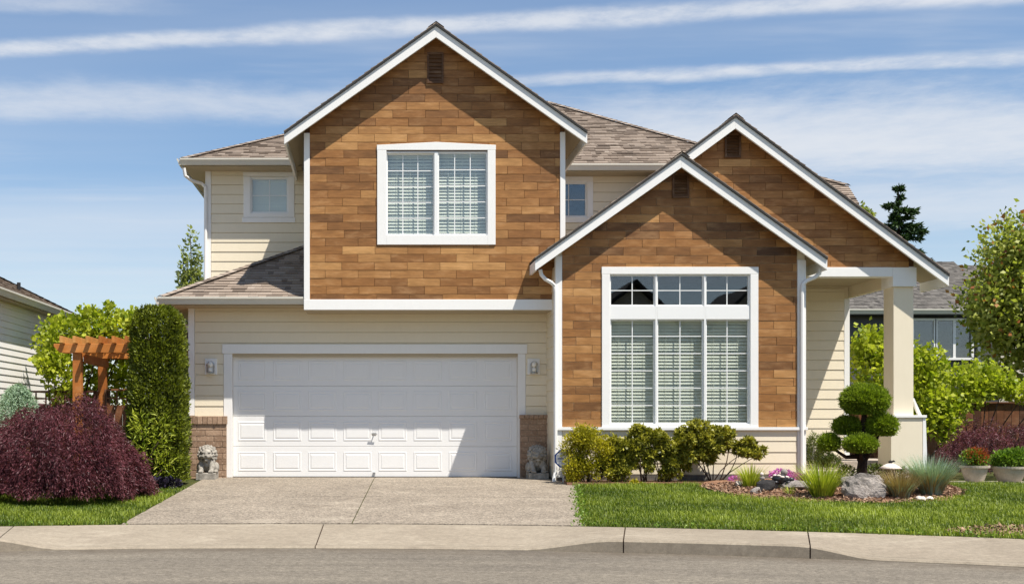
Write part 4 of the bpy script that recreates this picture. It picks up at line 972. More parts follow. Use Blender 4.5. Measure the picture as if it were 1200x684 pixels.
# ------------------------------------------------------------------ lawns
def grass(name, n, xr, yr, keep, seed, label, h=(0.035, 0.085), mat='lawn'):
    rs = np.random.RandomState(seed); x = rs.uniform(*xr, n); y = rs.uniform(*yr, n)
    ok = keep(x, y, rs); x, y = x[ok], y[ok]; n = len(x); z = yard_zn(x, y) - 0.004
    patch = wobble(np.stack([x, y, 0 * x], 1), 1.6, seed) + 0.6 * wobble(np.stack([x, y, 0 * x], 1), 5.2, seed + 3)
    H_ = rs.uniform(*h, n) * (1 + 0.28 * patch); az = rs.uniform(0, 2 * np.pi, n); ln = rs.uniform(0.1, 0.9, n)
    out = np.stack([np.cos(az), np.sin(az), np.zeros(n)], 1); sd_ = np.stack([-np.sin(az), np.cos(az), np.zeros(n)], 1); b = np.stack([x, y, z], 1)
    w = (rs.uniform(0.0022, 0.0045, n))[:, None]; mid = b + out * (H_ * ln * 0.3)[:, None] + np.array([0, 0, 1]) * (H_ * 0.65)[:, None]
    tip = b + out * (H_ * ln)[:, None] + np.array([0, 0, 1]) * (H_ * (1 - 0.3 * ln))[:, None]
    V = np.stack([b - sd_ * w, b + sd_ * w, mid + sd_ * w * 0.75, mid - sd_ * w * 0.75, tip], 1).reshape(-1, 3)
    base = np.arange(n)[:, None] * 5
    tint = np.repeat(np.clip(0.38 + 0.36 * patch + rs.normal(0, 0.26, n), 0, 1), 5)
    FI = np.concatenate([base + np.array([0, 1, 2]), base + np.array([0, 2, 3]), base + np.array([3, 2, 4])])
    o = link(name, np_mesh(name, V, FI, tint, (0, 0, 0)), mat); tag(o, label, 'grass', kind='stuff'); return o
def rad(x, y): return np.hypot(x - RX, y - RY)
def dt(x, y): yb = RY + np.sqrt((RB + 0.012) ** 2 - (np.clip(x, -10, 10) - RX) ** 2); return (y - 0.10) / (yb - 0.10)
def left_keep(x, y, rs):
    e = 0.05 * wobble(np.stack([x, y, 0 * x], 1), 6.0, 2)
    back = -2.15 - 0.75 * np.clip((-x - 3.2) / 2.5, 0, 1)
    return (x < -2.80 - 0.16 * dt(x, y) - 0.02 + e) & (rad(x, y) > RB + 0.005 + 0.5 * e) & (y < back + e * 2) 
BEDC = (6.75, -2.65, 1.75, 1.95)
def bed(x, y): return ((x - BEDC[0]) / BEDC[2]) ** 2 + ((y - BEDC[1]) / BEDC[3]) ** 2
def bare(x, y): return ((x - 7.15) / 0.95) ** 2 + ((y + 7.35) / 0.42) ** 2
def right_keep(x, y, rs):
    p = np.stack([x, y, 0 * x], 1); e = 0.05 * wobble(p, 6.0, 5)
    dr = np.where(dt(x, y) < 0.17, 3.3, 3.30 - 0.86 * (dt(x, y) - 0.17) / 0.83)
    back = np.where(x < 5.3, -1.72, np.where(x > 8.2, -2.08, -2.0))
    k = (x > dr + 0.0 + e) & (rad(x, y) > RB + 0.005 + 0.5 * e) & (y < back + 2 * e) & (bed(x, y) > 1.0 + 2.2 * e)
    return k & ((bare(x, y) > 1 + 5 * e) | (rs.uniform(0, 1, len(x)) < 0.18))
grass('lawn', 95000, (-7.5, -2.75), (-7.2, -1.9), left_keep, 1, 'strip of mown lawn between the purple maple and the sidewalk')
grass('lawn', 300000, (2.3, 11.5), (-12, -1.6), right_keep, 2, 'mown lawn between the driveway and the rock garden bed')
def edge_keep(x, y, rs):
    d = dt(x, y); dr = np.where(d < 0.17, 3.3, 3.30 - 0.86 * (d - 0.17) / 0.83); e = 0.06 * wobble(np.stack([x, y, 0 * x], 1), 9.0, 8)
    a = (np.abs(x - dr) < 0.07 + e) & (d > 0.2) & (d < 1.0)
    b = (np.abs(rad(x, y) - RB - 0.03) < 0.05 + e) & ((x < -2.9) | (x > 2.3))
    return (a | b) & (rad(x, y) > RB - 0.03)
rs = np.random.RandomState(77); x = rs.uniform(-7, 10, 90000); y = rs.uniform(-9.5, -0.8, 90000); k = edge_keep(x, y, rs); x, y = x[k], y[k]
tag(leaves('edge_weeds', np.stack([x, y, yard_zn(x, y) + rs.uniform(0.005, 0.05, len(x))], 1), rs.normal(0, 1, (len(x), 3)) + np.array([0, 0, 0.8]), 0.032, 'potgreen', None, rs, 0.8, kind='stuff'), 'low clover and weeds along the lawn edges', 'weeds')
# mulch bed
mb = MB(); rings = [0.0, 0.35, 0.6, 0.8, 0.92, 1.0]; na = 56; vs = []
for q in rings:
    for k in range(na):
        a = 2 * math.pi * k / na; e = 1 + 0.05 * math.sin(a * 5 + 1) + 0.03 * math.sin(a * 11)
        x = BEDC[0] + BEDC[2] * q * e * math.cos(a) * 1.02; y = BEDC[1] + BEDC[3] * q * e * math.sin(a) * 1.02
        vs.append((x, y, yard_z(x, y) + 0.02 + 0.06 * (1 - q ** 3) + 0.012 * mnoise.noise((x * 5, y * 5, 1))))
mb.add(vs, [(i * na + k, i * na + (k + 1) % na, (i + 1) * na + (k + 1) % na, (i + 1) * na + k) for i in range(len(rings) - 1) for k in range(na)])
o = mb.build('planting_bed', 'mulch', smooth=True); tag(o, kind='structure')
mb = MB().box(3.05, 5.4, -1.72, -0.99, -0.2, 0.012); tag(mb.build('planting_bed', 'mulch'), kind='structure')
def bed_z(x, y): return yard_z(x, y) + 0.02 + 0.06 * (1 - min(1, bed(x, y)) ** 1.5)
rs = np.random.RandomState(5); n = 9000; a = rs.uniform(0, 2 * np.pi, n); q = rs.uniform(0.2, 1.04, n) ** 0.5
x = BEDC[0] + BEDC[2] * q * np.cos(a); y = BEDC[1] + BEDC[3] * q * np.sin(a); ok = y < -2.0; x, y = x[ok], y[ok]
x = np.concatenate([x, rs.uniform(6.3, 8.0, 1500)]); y = np.concatenate([y, rs.uniform(-7.7, -6.95, 1500)])
ok = (bed(x, y) < 1.1) | (bare(x, y) < 1); x, y = x[ok], y[ok]
z = yard_zn(x, y) + np.where(bed(x, y) < 1.1, 0.022 + 0.06 * (1 - np.minimum(1, bed(x, y)) ** 1.5), 0.004) + rs.uniform(0, 0.02, len(x))
tag(leaves('bark_chips', np.stack([x, y, z], 1), rs.normal(0, 1, (len(x), 3)) * np.array([1, 1, 0.15]), 0.05, 'chip', None, rs, 0.45, rs.uniform(0, 1, len(x)), jit=0.2, kind='stuff'), 'loose tan and brown bark chips strewn over the rock garden bed', 'bark chips')
# concrete path at the porch
mb = MB().box(8.75, 14.0, -2.06, -1.3, -0.2, 0.015); tag(mb.build('garden_path', 'slab', bevel=0.01), kind='structure')

# ------------------------------------------------------------------ shrubs and trees
def stem_set(parent, base, tips, r0, rs, mat='bark', name='stem', segs=4):
    for tp in tips:
        b = Vector(base) + Vector((rs.normal(0, 0.03), rs.normal(0, 0.03), -0.03)); tp = Vector(tp); pts = []
        bend = Vector((rs.normal(0, 0.06), rs.normal(0, 0.06), 0))
        for i in range(segs + 1):
            u = i / segs; pts.append(b.lerp(tp, u) + bend * math.sin(math.pi * u))
        MB().tube(pts, [r0 * (1 - 0.65 * i / segs) for i in range(segs + 1)], 7).build(name, mat, parent, smooth=True)
# purple laceleaf maple: draping tiers of fine strands
def lace_maple(x, y, r, h, n, label, seed, z0=None):
    rs = np.random.RandomState(seed); z0 = yard_z(x, y) if z0 is None else z0
    t = thing('laceleaf_maple', (x, y, z0), label, 'maple')
    stem_set(t, (x, y, z0), [(x + r * 0.4 * math.cos(a), y + r * 0.4 * math.sin(a), z0 + h * 0.66) for a in (0.3, 1.5, 2.8, 4.0, 5.2)], 0.05, rs, 'darkwood', 'trunk')
    P_, D_, T_ = [], [], []
    ns = n // 26
    d = unit(rs.normal(0, 1, (ns, 3))); d[:, 2] = np.abs(d[:, 2]) * rs.uniform(0.15, 1.0, ns); d = unit(d)
    k = rs.uniform(0.62, 1.0, ns) ** 0.5
    lum = 1 + 0.16 * wobble(d * 3, 1.5, seed) + 0.10 * wobble(d * 8, 1.2, seed + 1)
    st = np.array([x, y, z0 + h * 0.14]) + d * np.array([r, r * 0.92, h * 0.86]) * (k * lum)[:, None]
    hz = d * np.array([1, 1, 0]); hz = unit(hz + 1e-4)
    for i in range(26):
        u = i / 25
        p = st + hz * (0.14 * r * (u - 0.25)) + np.array([0, 0, -1]) * (0.16 * h * u * u) + rs.normal(0, 0.016, (ns, 3))
        P_.append(p); D_.append(hz * (0.8 - 0.4 * u) + np.array([0, 0, -0.9]) * u + rs.normal(0, 0.45, (ns, 3))); T_.append(0.42 + 0.24 * wobble(st, 5.0, 4) + rs.normal(0, 0.2, ns))
    p = np.concatenate(P_); dd = np.concatenate(D_); tt = np.concatenate(T_); ok = p[:, 2] > z0 + 0.10 + 0.10 * wobble(p, 5, 3); p, dd, tt = p[ok], dd[ok], tt[ok]
    leaves('foliage', p, dd, 0.052 * (r / 1.15) ** 0.5, 'maple', t, rs, 0.2, tt, jit=0.2, fold=0.05)
lace_maple(PX(72, -3.55), -3.55, 1.12, 1.40, 125000, 'wide purple laceleaf maple draped to the lawn beside the driveway', 3)
lace_maple(PX(1170, 0.1), 0.1, 0.95, 0.95, 34000, 'smaller purple laceleaf maple behind the two planters by the fence', 4, 0.06)
# clipped arborvitae column
def arborvitae():
    Yc = -1.45; xa, xb = PX(150, Yc), PX(221.5, Yc); x = (xa + xb) / 2; hw = (xb - xa) / 2; z0 = yard_z(x, Yc); zt = PZ(361, Yc)
    t = thing('arborvitae_hedge', (x, Yc, z0), 'tall clipped green arborvitae column at the garage corner', 'hedge')
    MB().tube([(x, Yc, z0 - 0.05), (x + 0.02, Yc, z0 + 1.2), (x, Yc, zt - 0.3)], [0.06, 0.045, 0.015], 8).build('trunk', 'bark', t, smooth=True)
    rs = np.random.RandomState(9); n = 62000
    u = rs.uniform(0, 2 * np.pi, n); v = rs.uniform(0, 1, n); ex = 0.45
    e_ = rs.uniform(-1, 1, n); sgn_ = np.where(rs.uniform(0, 1, n) < 0.5, -1.0, 1.0); fx = rs.uniform(0, 1, n) < 0.5
    cx = np.where(fx, sgn_, e_); cy = np.where(fx, e_, sgn_); q_ = 1 / (np.abs(cx) ** 4 + np.abs(cy) ** 4) ** 0.25; cx *= q_; cy *= q_
    lump = 1 + 0.06 * wobble(np.stack([cx * 3, cy * 3, v * 9], 1), 1.5, 1) + 0.06 * wobble(np.stack([cx * 9, cy * 9, v * 22], 1), 1.3, 2)
    k = rs.uniform(0.72, 1.0, n) * lump * (1 - 0.24 * v ** 1.6) * (1 - 0.08 * (1 - v) ** 3)
    k = k * (1 - 0.45 * np.clip((v - 0.9) / 0.1, 0, 1) ** 2.5); top = v > 0.975; k[top] *= rs.uniform(0, 1, top.sum()) ** 0.5
    p = np.stack([x + hw * cx * k, Yc + 0.44 * cy * k, z0 + 0.06 + (zt - z0 - 0.06) * v + 0.05 * wobble(np.stack([cx * 7, cy * 7, v * 0], 1), 1.7, 3) * v], 1)
    d = np.stack([cx * 0.55, cy * 0.55, 0.8 + 0 * cx], 1)
    clump = wobble(p, 9, 2) * 0.5 + wobble(p * np.array([1, 1, 0.4]), 16, 5) * 0.5
    leaves('foliage', p, d, 0.055, 'arbor', t, rs, 0.42, np.clip(0.42 + 0.42 * clump + rs.normal(0, 0.24, n), 0, 1), jit=0.6)
arborvitae()
def bush(name, label, cat, blobs, mat, n, size, seed, wid=0.55, z0=None, stems=True, base=None, jit=0.5, shell=0.5, lump=0.2, freq=5.0, rosette=0, stem_mat='bark', group=None, stem_r=0.014, upb=0.3, split=0):
    """blobs: (centre, radii); leaves spread in proportion to size"""
    rs = np.random.RandomState(seed); c0 = blobs[0][0]
    b = Vector(base) if base is not None else Vector((c0[0], c0[1], yard_z(c0[0], c0[1]) if z0 is None else z0))
    t = thing(name, b, label, cat, group)
    if split:
        nb = []
        for c, r in blobs:
            dd_ = unit(rs.normal(0, 1, (split, 3))); dd_[:, 2] = dd_[:, 2] * 0.9 + 0.12
            for q in dd_: nb.append((tuple(np.array(c) + q * np.array(r) * rs.uniform(0.35, 0.95)), tuple(np.array(r) * rs.uniform(0.28, 0.5))))
        blobs = nb
    if stems: stem_set(t, b, [tuple(np.array(c) + np.array([0, 0, -0.25 * r[2]])) for c, r in blobs[::max(1, len(blobs) // 9)]], stem_r, rs, stem_mat)
    wts = np.array([r[0] * r[1] + r[0] * r[2] + r[1] * r[2] for c, r in blobs]); wts = wts / wts.sum(); PP, DD = [], []
    for (c, r), w in zip(blobs, wts):
        p, d = blob(rs, c, r, int(n * w), shell, lump, freq, seed, b.z + 0.02); PP.append(p); DD.append(d)
    p = np.concatenate(PP); d = np.concatenate(DD); d = unit(d + np.array([0, 0, upb]))
    if rosette:
        m = len(p); p = np.repeat(p, rosette, 0); d2 = np.repeat(d, rosette, 0); a = unit(np.cross(d2, rs.normal(0, 1, d2.shape)))
        tint = np.repeat(rs.normal(0.45, 0.18, m), rosette) + rs.normal(0, 0.1, len(p)); tint = tint + 0.18 * (d2[:, 2])  # upward-facing rosettes tinted lighter: sunlit tops put into the leaf colour
        d = a + d2 * rs.uniform(0.15, 0.9, (len(p), 1))
    else: tint = 0.45 + 0.25 * wobble(p, 8, seed) + rs.normal(0, 0.2, len(p))
    leaves('foliage', p, d, size, mat, t, rs, wid, tint, jit)
    return t
def bl(px, py, wpx, hpx, Y, dy=None):
    s = (Y - CY) / F; return ((PX(px, Y), Y, PZ(py, Y)), (wpx / 2 * s, (dy or wpx * 0.9) / 2 * s, hpx / 2 * s))
YB = -1.52
bush('golden_spirea', 'round golden yellow-green bush at the driveway corner of the bay', 'bush', [bl(688, 538, 58, 62, YB), bl(688, 520, 50, 44, YB), bl(676, 548, 34, 40, YB), bl(702, 548, 34, 42, YB)], 'spirea', 11000, 0.045, 21, 0.45, z0=-0.06, upb=0.7, jit=0.6, split=11, shell=0.2, lump=0.35)
RH = dict(mat='rhodo', wid=0.36, rosette=7, z0=-0.06, shell=0.2, lump=0.4, jit=0.3, stem_r=0.012, split=9)
bush('rhododendron', 'rhododendron bush tight against the golden bush under the bay window', 'bush', [bl(722, 522, 32, 36, YB), bl(732, 545, 30, 46, YB), bl(716, 545, 24, 34, YB), bl(738, 525, 24, 30, YB)], n=1250, size=0.075, seed=31, **RH)
bush('rhododendron', 'rhododendron bush with one bare stem and a high round head, near the window centre', 'bush', [bl(750, 513, 36, 30, YB), bl(765, 510, 22, 26, YB), bl(742, 524, 26, 26, YB), bl(760, 540, 20, 32, YB)], n=1050, size=0.075, seed=32, base=(PX(753, YB), YB, -0.06), **RH)
bush('rhododendron', 'narrow rhododendron with pale faded twigs between two fuller ones', 'bush', [bl(780, 528, 32, 34, YB + 0.05), bl(786, 548, 26, 30, YB), bl(772, 518, 26, 26, YB), bl(795, 522, 20, 22, YB)], n=900, size=0.068, seed=33, **RH)
bush('rhododendron', 'largest rhododendron, spreading wide below the bay window', 'bush', [bl(833, 512, 54, 40, YB), bl(812, 520, 34, 38, YB), bl(852, 516, 34, 36, YB), bl(872, 528, 30, 22, YB), bl(888, 531, 18, 14, YB), bl(832, 533, 36, 24, YB), bl(806, 538, 24, 26, YB)], n=2300, size=0.075, seed=34, base=(PX(838, YB), YB, -0.06), **RH)
# faded pale twigs of the narrow one
bush('golden_sapling', 'low golden sapling leaves at the lawn edge under the bay', 'plant', [bl(744, 567, 12, 10, -1.75)], 'spirea', 120, 0.05, 36, 0.6, stem_r=0.004)
bush('juniper_shrub', 'small upright juniper shrub beside the porch step', 'shrub', [bl(954, 530, 20, 44, -0.75), bl(966, 534, 18, 34, -0.7), bl(975, 541, 20, 16, -0.8)], 'juniper', 5000, 0.05, 37, 0.2, z0=0.0, upb=1.2)
# strap-leaved clumps and fescues
def clump(name, label, px, py_base, Y, h, spread, mat, n, seed, width=0.012, lean=0.7, base_r=0.09, mat2=None, n2=0, cat='grass clump', droop=0.6):
    rs = np.random.RandomState(seed); x = PX(px, Y); z = bed_z(x, Y) if bed(x, Y) < 1 else yard_z(x, Y)
    t = thing(name, (x, Y, z), label, cat); tuft('blades', (x, Y, z - 0.01), n, h, spread, mat, t, rs, width, lean, base_r=base_r, droop=droop)
    if mat2: tuft('dry_blades', (x, Y, z - 0.01), n2, h * 0.72, spread * 1.1, mat2, t, rs, width, lean, base_r=base_r, droop=droop * 1.5)
clump('daylily_clump', 'bright yellow-green strap-leaf clump between flat rock and boulder', 963, 588, -4.05, 0.50, 0.8, 'daylily', 420, 41, 0.014, 0.72, 0.14)
clump('daylily_clump', 'smaller yellow-green strap-leaf clump at the bay end of the flat rock', 879, 580, -2.75, 0.37, 0.75, 'daylily', 260, 42, 0.011, 0.7, 0.10)
clump('fescue_clump', 'large blue-grey fescue mound with tan skirt at the bed corner', 1091, 590, -4.0, 0.58, 0.55, 'fescue', 1300, 43, 0.0075, 0.85, 0.13, 'tan', 600)
clump('fescue_clump', 'small straw-coloured fescue mound between boulder and bluer mound', 1055, 590, -4.25, 0.40, 0.6, 'tan', 900, 44, 0.0075, 0.8, 0.12, 'fescue', 260)
clump('grass_tuft', 'thin dry grass tuft on the mulch before the flat rock', 925, 584, -3.75, 0.16, 0.8, 'daylily', 60, 45, 0.006, 0.7, 0.06)
# cloud-pruned topiary
def topiary():
    Yt = -2.95; x = PX(1011, Yt); z = bed_z(x, Yt); t = thing('cloud_pruned_tree', (x, Yt, z), 'cloud-pruned green topiary with five rounded pads behind the boulder', 'topiary'); rs = np.random.RandomState(51)
    pads = [(1013.5, 469, 56, 40, 0.0), (992.5, 499, 32, 23, 0.12), (1033, 498.5, 37, 28, -0.05), (1008, 520, 39, 23, -0.16), (972, 518.5, 24, 22, 0.1)]
    trunk = [(x, Yt, z - 0.05), (x - 0.01, Yt, z + 0.25), (x + 0.03, Yt + 0.03, z + 0.55), (x + 0.02, Yt, PZ(490, Yt)), (PX(1013, Yt), Yt, PZ(470, Yt))]
    MB().tube(trunk, [0.085, 0.07, 0.055, 0.04, 0.02], 9).build('trunk', 'darkwood', t, smooth=True)
    for i, (px, py, w, h, dy) in enumerate(pads):
        c, r = bl(px, py, w * 0.95, h * 0.92, Yt + dy)
        if i: MB().tube([(x, Yt, z + 0.22 + 0.05 * i), ((x + c[0]) / 2, Yt + dy / 2, (z + 0.3 + c[2]) / 2 - 0.05), (c[0], c[1], c[2] - 0.05)], [0.04, 0.03, 0.012], 7).build('branch', 'darkwood', t, smooth=True)
        p, d = blob(rs, c, r, int(30000 * (w * h) / 2000), 0.55, 0.10, 9, i); p = p + d * (rs.uniform(0, 1, len(p)) ** 14 * 0.05)[:, None]
        low = p[:, 2] < c[2] - 0.6 * r[2]; p[low, 2] = c[2] - 0.6 * r[2] - rs.uniform(0, 0.2 * r[2], low.sum())
        leaves('foliage_pad', p, d + np.array([0, 0, 0.4]), 0.034, 'topiary', t, rs, 0.34, 0.45 + 0.16 * wobble(p, 14, i) + rs.normal(0, 0.2, len(p)), jit=0.45)
topiary()
# vines
VN = dict(mat='vine', wid=0.95, jit=0.7, shell=0.25, lump=0.35, freq=7, upb=0.25, stem_r=0.02)
bush('grape_vine', 'bright green grape vine covering the top and back of the orange pergola', 'vine', [bl(75, 388, 62, 40, 0.9, 60), bl(108, 384, 58, 38, 0.9, 60), bl(140, 383, 50, 36, 0.8, 60), bl(62, 412, 40, 50, 0.6), bl(72, 442, 44, 60, 0.6), bl(55, 425, 30, 34, 0.4), bl(140, 412, 34, 36, 1.2, 30), bl(105, 430, 30, 50, 1.2, 25), bl(158, 375, 30, 30, 0.8), bl(85, 470, 50, 50, 1.3), bl(128, 455, 44, 60, 1.6, 30), bl(150, 440, 30, 70, 1.7, 30), bl(104, 366, 22, 16, 0.8), bl(128, 362, 14, 18, 0.8)], n=6000, size=0.085, seed=61, base=(PX(75, 0.9), 0.9, 0.0), **VN)
bush('grape_vine', 'bright green vine climbing behind the porch column', 'vine', [bl(1022, 440, 50, 96, 2.2), bl(1015, 405, 34, 48, 2.2), bl(1036, 408, 30, 50, 2.2), bl(1068, 440, 44, 80, 2.2), bl(1085, 470, 56, 70, 2.0), bl(1090, 432, 40, 60, 2.1), bl(1075, 492, 40, 50, 1.9), bl(1110, 500, 24, 50, 1.9)], n=5200, size=0.088, seed=62, base=(PX(1075, 2.1), 2.1, 0.0), **VN)
bush('grape_vine', 'bright green vine spilling over the brown board fence by the planters', 'vine', [bl(1128, 452, 66, 56, 2.3), bl(1155, 444, 50, 44, 2.3), bl(1175, 452, 40, 34, 2.3), bl(1200, 460, 40, 28, 2.3), bl(1112, 478, 46, 44, 2.1), bl(1225, 455, 40, 30, 2.3)], n=3600, size=0.085, seed=63, base=(PX(1140, 2.3), 2.3, 0.0), **VN)
bush('bamboo_shrub', 'loose shrub with long pale yellow leaves at the arborvitae foot', 'shrub', [bl(172, 520, 46, 60, -1.95, 16), bl(190, 505, 30, 44, -1.95, 14), bl(165, 495, 26, 36, -1.95, 14), bl(190, 545, 40, 34, -1.95, 16)], 'daylily', 620, 0.11, 64, 0.16, upb=0.3, shell=0.2)
bush('black_leaf_mat', 'low mat of near-black purple leaves at the arborvitae foot', 'plant', [bl(182, 567, 30, 12, -2.15), bl(200, 567, 24, 13, -2.1)], 'ajuga', 900, 0.055, 65, 0.8, z0=yard_z(-3.2, -2.15), stems=False)
bush('weed_tuft', 'small yellow-green weeds beside the sunlit stone lion', 'plant', [bl(228, 566, 14, 9, -0.75)], 'spirea', 260, 0.035, 66, 0.6, z0=0.0, stems=False)
bush('creeping_phlox', 'mat of magenta pink flowers behind the flat rock', 'flowers', [bl(915, 556, 26, 12, -2.2), bl(930, 559, 30, 10, -2.25), bl(944, 561, 16, 8, -2.3)], 'pink', 1500, 0.028, 67, 0.9, z0=0.0, stems=False)
bush('creeping_phlox', 'little patch of purple flowers under the largest rhododendron', 'flowers', [bl(862, 562, 16, 10, -2.0)], 'pink', 260, 0.026, 68, 0.9, z0=-0.08, stems=False)
bush('low_ground_cover', 'low green plants round the lantern foot', 'plant', [bl(1028, 556, 30, 24, -2.5), bl(1060, 556, 40, 16, -2.3), bl(992, 556, 22, 22, -2.6)], 'juniper', 2600, 0.05, 69, 0.35, z0=-0.03)
def weeping_cedar():
    Yc = -0.9; x = PX(22, Yc); rs = np.random.RandomState(71); zt = PZ(450, Yc); t = thing('weeping_cedar', (x, Yc, 0), 'blue-green weeping cedar rising behind the purple maple', 'tree')
    MB().tube([(x, Yc, -0.05), (x + 0.04, Yc, 0.8), (x + 0.02, Yc, zt - 0.08)], [0.05, 0.04, 0.02], 8).build('trunk', 'bark', t, smooth=True)
    P_, D_ = [], []
    for k in range(150):
        a = rs.uniform(0, 2 * np.pi); L = rs.uniform(0.12, 0.42); h0 = zt - rs.uniform(0, 0.12); n = 70; u = np.linspace(0, 1, n)
        r = L * (1 - (1 - u) ** 2); zz = h0 - 0.9 * u ** 1.8 * rs.uniform(0.6, 1.0)
        p = np.stack([x + np.cos(a) * r, Yc + np.sin(a) * r, zz], 1) + rs.normal(0, 0.012, (n, 3)); P_.append(p); D_.append(np.tile([np.cos(a) * 0.5, np.sin(a) * 0.5, -0.6], (n, 1)))
    p = np.concatenate(P_); leaves('foliage', p, np.concatenate(D_), 0.045, 'cedar', t, rs, 0.3, jit=0.7)
weeping_cedar()
# trees
def tree(name, label, base, height, crown, mat, n, size, seed, trunk_r, mat2=None, nclump=26, wid=0.7, group=None, shell=0.3):
    rs = np.random.RandomState(seed); b = Vector(base); t = thing(name, b, label, 'tree', group)
    cc, cr = np.array(crown[0], float), np.array(crown[1], float)
    MB().tube([b + Vector((0, 0, -0.1)), b + Vector((trunk_r, 0, height * 0.3)), Vector((cc[0], cc[1], cc[2])), Vector((cc[0], cc[1], cc[2] + cr[2] * 0.8))], [trunk_r, trunk_r * 0.75, trunk_r * 0.45, trunk_r * 0.1], 9).build('trunk', 'bark', t, smooth=True)
    d = unit(rs.normal(0, 1, (nclump, 3))); k = rs.uniform(0.35, 0.9, nclump); cen = cc + d * cr * k[:, None]; PP, DD = [], []
    st = Vector((cc[0], cc[1], max(b.z + 0.2 * height, cc[2] - cr[2] * 0.9)))
    for i, c in enumerate(cen):
        c = Vector(c); s0 = st.lerp(Vector((cc[0], cc[1], cc[2] + cr[2] * 0.5)), rs.uniform(0, 0.8))
        MB().tube([s0, s0.lerp(c, 0.5) + Vector((0, 0, 0.05 * cr[2])), c], [trunk_r * 0.35, trunk_r * 0.2, trunk_r * 0.06], 5).build('branch', 'bark', t)
        r = cr * rs.uniform(0.28, 0.45); p, q = blob(rs, c, r, n // nclump, shell, 0.35, 5, i); PP.append(p); DD.append(q)
    p = np.concatenate(PP); q = np.concatenate(DD)
    leaves('crown', p, q + np.array([0, 0, 0.1]), size, mat, t, rs, wid, 0.45 + 0.2 * wobble(p, 4 / cr[0], seed) + rs.normal(0, 0.2, len(p)), jit=0.7)
    if mat2:
        m = rs.uniform(0, 1, len(p)) < 0.045; rr = p[m] + q[m] * size * 0.6; leaves('young_leaves', rr, q[m], size, mat2, t, rs, wid, jit=0.6)
    return t
Yt = 6.0
tree('maple_tree', 'broad green maple with reddish tips beyond the fence at the planters', (PX(1208, Yt), Yt, 0), 5.8, ((PX(1206, Yt), Yt, PZ(348, Yt)), (1.45, 1.45, 2.0)), 'tree', 17000, 0.12, 81, 0.12, 'redtip', 60)
Yt = 12.0; sp = []
for px, top, w in ((221.5, 268, 15), (213, 288, 12), (231, 274, 14), (226, 300, 18), (217, 318, 20), (234, 312, 14)):
    for k in range(7):
        u = k / 6; sp.append(bl(px + 1.5 * math.sin(k * 2.1 + px), top + 5 + u * (362 - top), w * (0.22 + 0.78 * u ** 0.8), 17, Yt))
bush('slender_tree', 'slender young tree with upright tips beside the upper left corner of the house', 'tree', sp, 'bluegreen', 2300, 0.13, 82, 0.6, z0=0.0, base=(PX(222, Yt), Yt, 0.0), shell=0.1, lump=0.4, upb=0.6, stem_r=0.03)
Yt = 40.0
tree('distant_tree', 'treetop peeping over the right slope of the porch roof', (PX(1000, Yt), Yt, 0), 11, ((PX(1004, Yt), Yt, PZ(268, Yt)), (0.9, 0.9, 1.15)), 'tree', 1800, 0.20, 83, 0.2, None, 18)
def fir(px, py_top, Yf, w_px, label, seed):
    rs = np.random.RandomState(seed); x = PX(px, Yf); zt = PZ(py_top, Yf); t = thing('fir_tree', (x, Yf, 0), label, 'tree'); s = (Yf - CY) / F
    MB().tube([(x, Yf, -0.1), (x, Yf, zt * 0.6), (x, Yf, zt)], [0.28, 0.17, 0.02], 8).build('trunk', 'darkwood', t)
    P_, D_ = [], []; z = zt - 0.1; k = 0
    while z > 4.0:
        fr_ = (zt - z) / (120 * s); R_ = min(1.0, 0.06 + fr_ ** 0.8) * w_px / 2 * s * 1.25 * rs.uniform(0.65, 1.12)
        for b in range(rs.randint(5, 9)):
            a = rs.uniform(0, 2 * np.pi); L = R_ * rs.uniform(0.6, 1.1); n = int(18 + 75 * L); u = rs.uniform(0, 1, n) ** 0.75
            side = rs.normal(0, 0.10, n) * L * (1.15 - u)
            p = np.stack([x + np.cos(a) * L * u - np.sin(a) * side, Yf + np.sin(a) * L * u + np.cos(a) * side, z - 0.25 * L * u + 0.12 * L * u * u + rs.normal(0, 0.05, n)], 1)
            P_.append(p); D_.append(np.tile([np.cos(a), np.sin(a), -0.05], (n, 1)))
        z -= 0.30 + 0.2 * rs.rand(); k += 1
    p = np.concatenate(P_); leaves('needles', p, np.concatenate(D_), 0.30, 'fir', t, rs, 0.34, jit=0.55)
fir(1053, 219, 50.0, 78, 'tall dark fir standing far beyond the porch roof', 91)

# ------------------------------------------------------------------ pergola, fences, gate
def bar(a, b, w, h, name, mat, parent, tint=None, bevel=0.004):
    """a straight timber from a to b, w wide (horizontal) and h high"""
    a, b = Vector(a), Vector(b); d = (b - a).normalized(); s = d.cross(Vector((0, 0, 1)))
    s = s.normalized() if s.length > 1e-3 else Vector((1, 0, 0)); u = s.cross(d).normalized()
    pr = [s * (i * w / 2) + u * (j * h / 2) for i, j in ((-1, -1), (1, -1), (1, 1), (-1, 1))]
    return MB().extr(pr, a, b, random.random() if tint is None else tint).build(name, mat, parent, bevel)
random.seed(4)
pg_y0, pg_y1 = -1.0, 0.75; pgx0, pgx1 = -4.78, -3.52; pgz = PZ(413.5, pg_y0)
pg = thing('pergola', (-4.15, -0.15, 0), 'orange-stained timber pergola over the side gate', 'pergola')
for x in (pgx0, pgx1):
    for y in (pg_y0, pg_y1): bar((x, y, -0.1), (x, y, pgz - 0.001), 0.14, 0.14, 'post', 'pergola', pg)
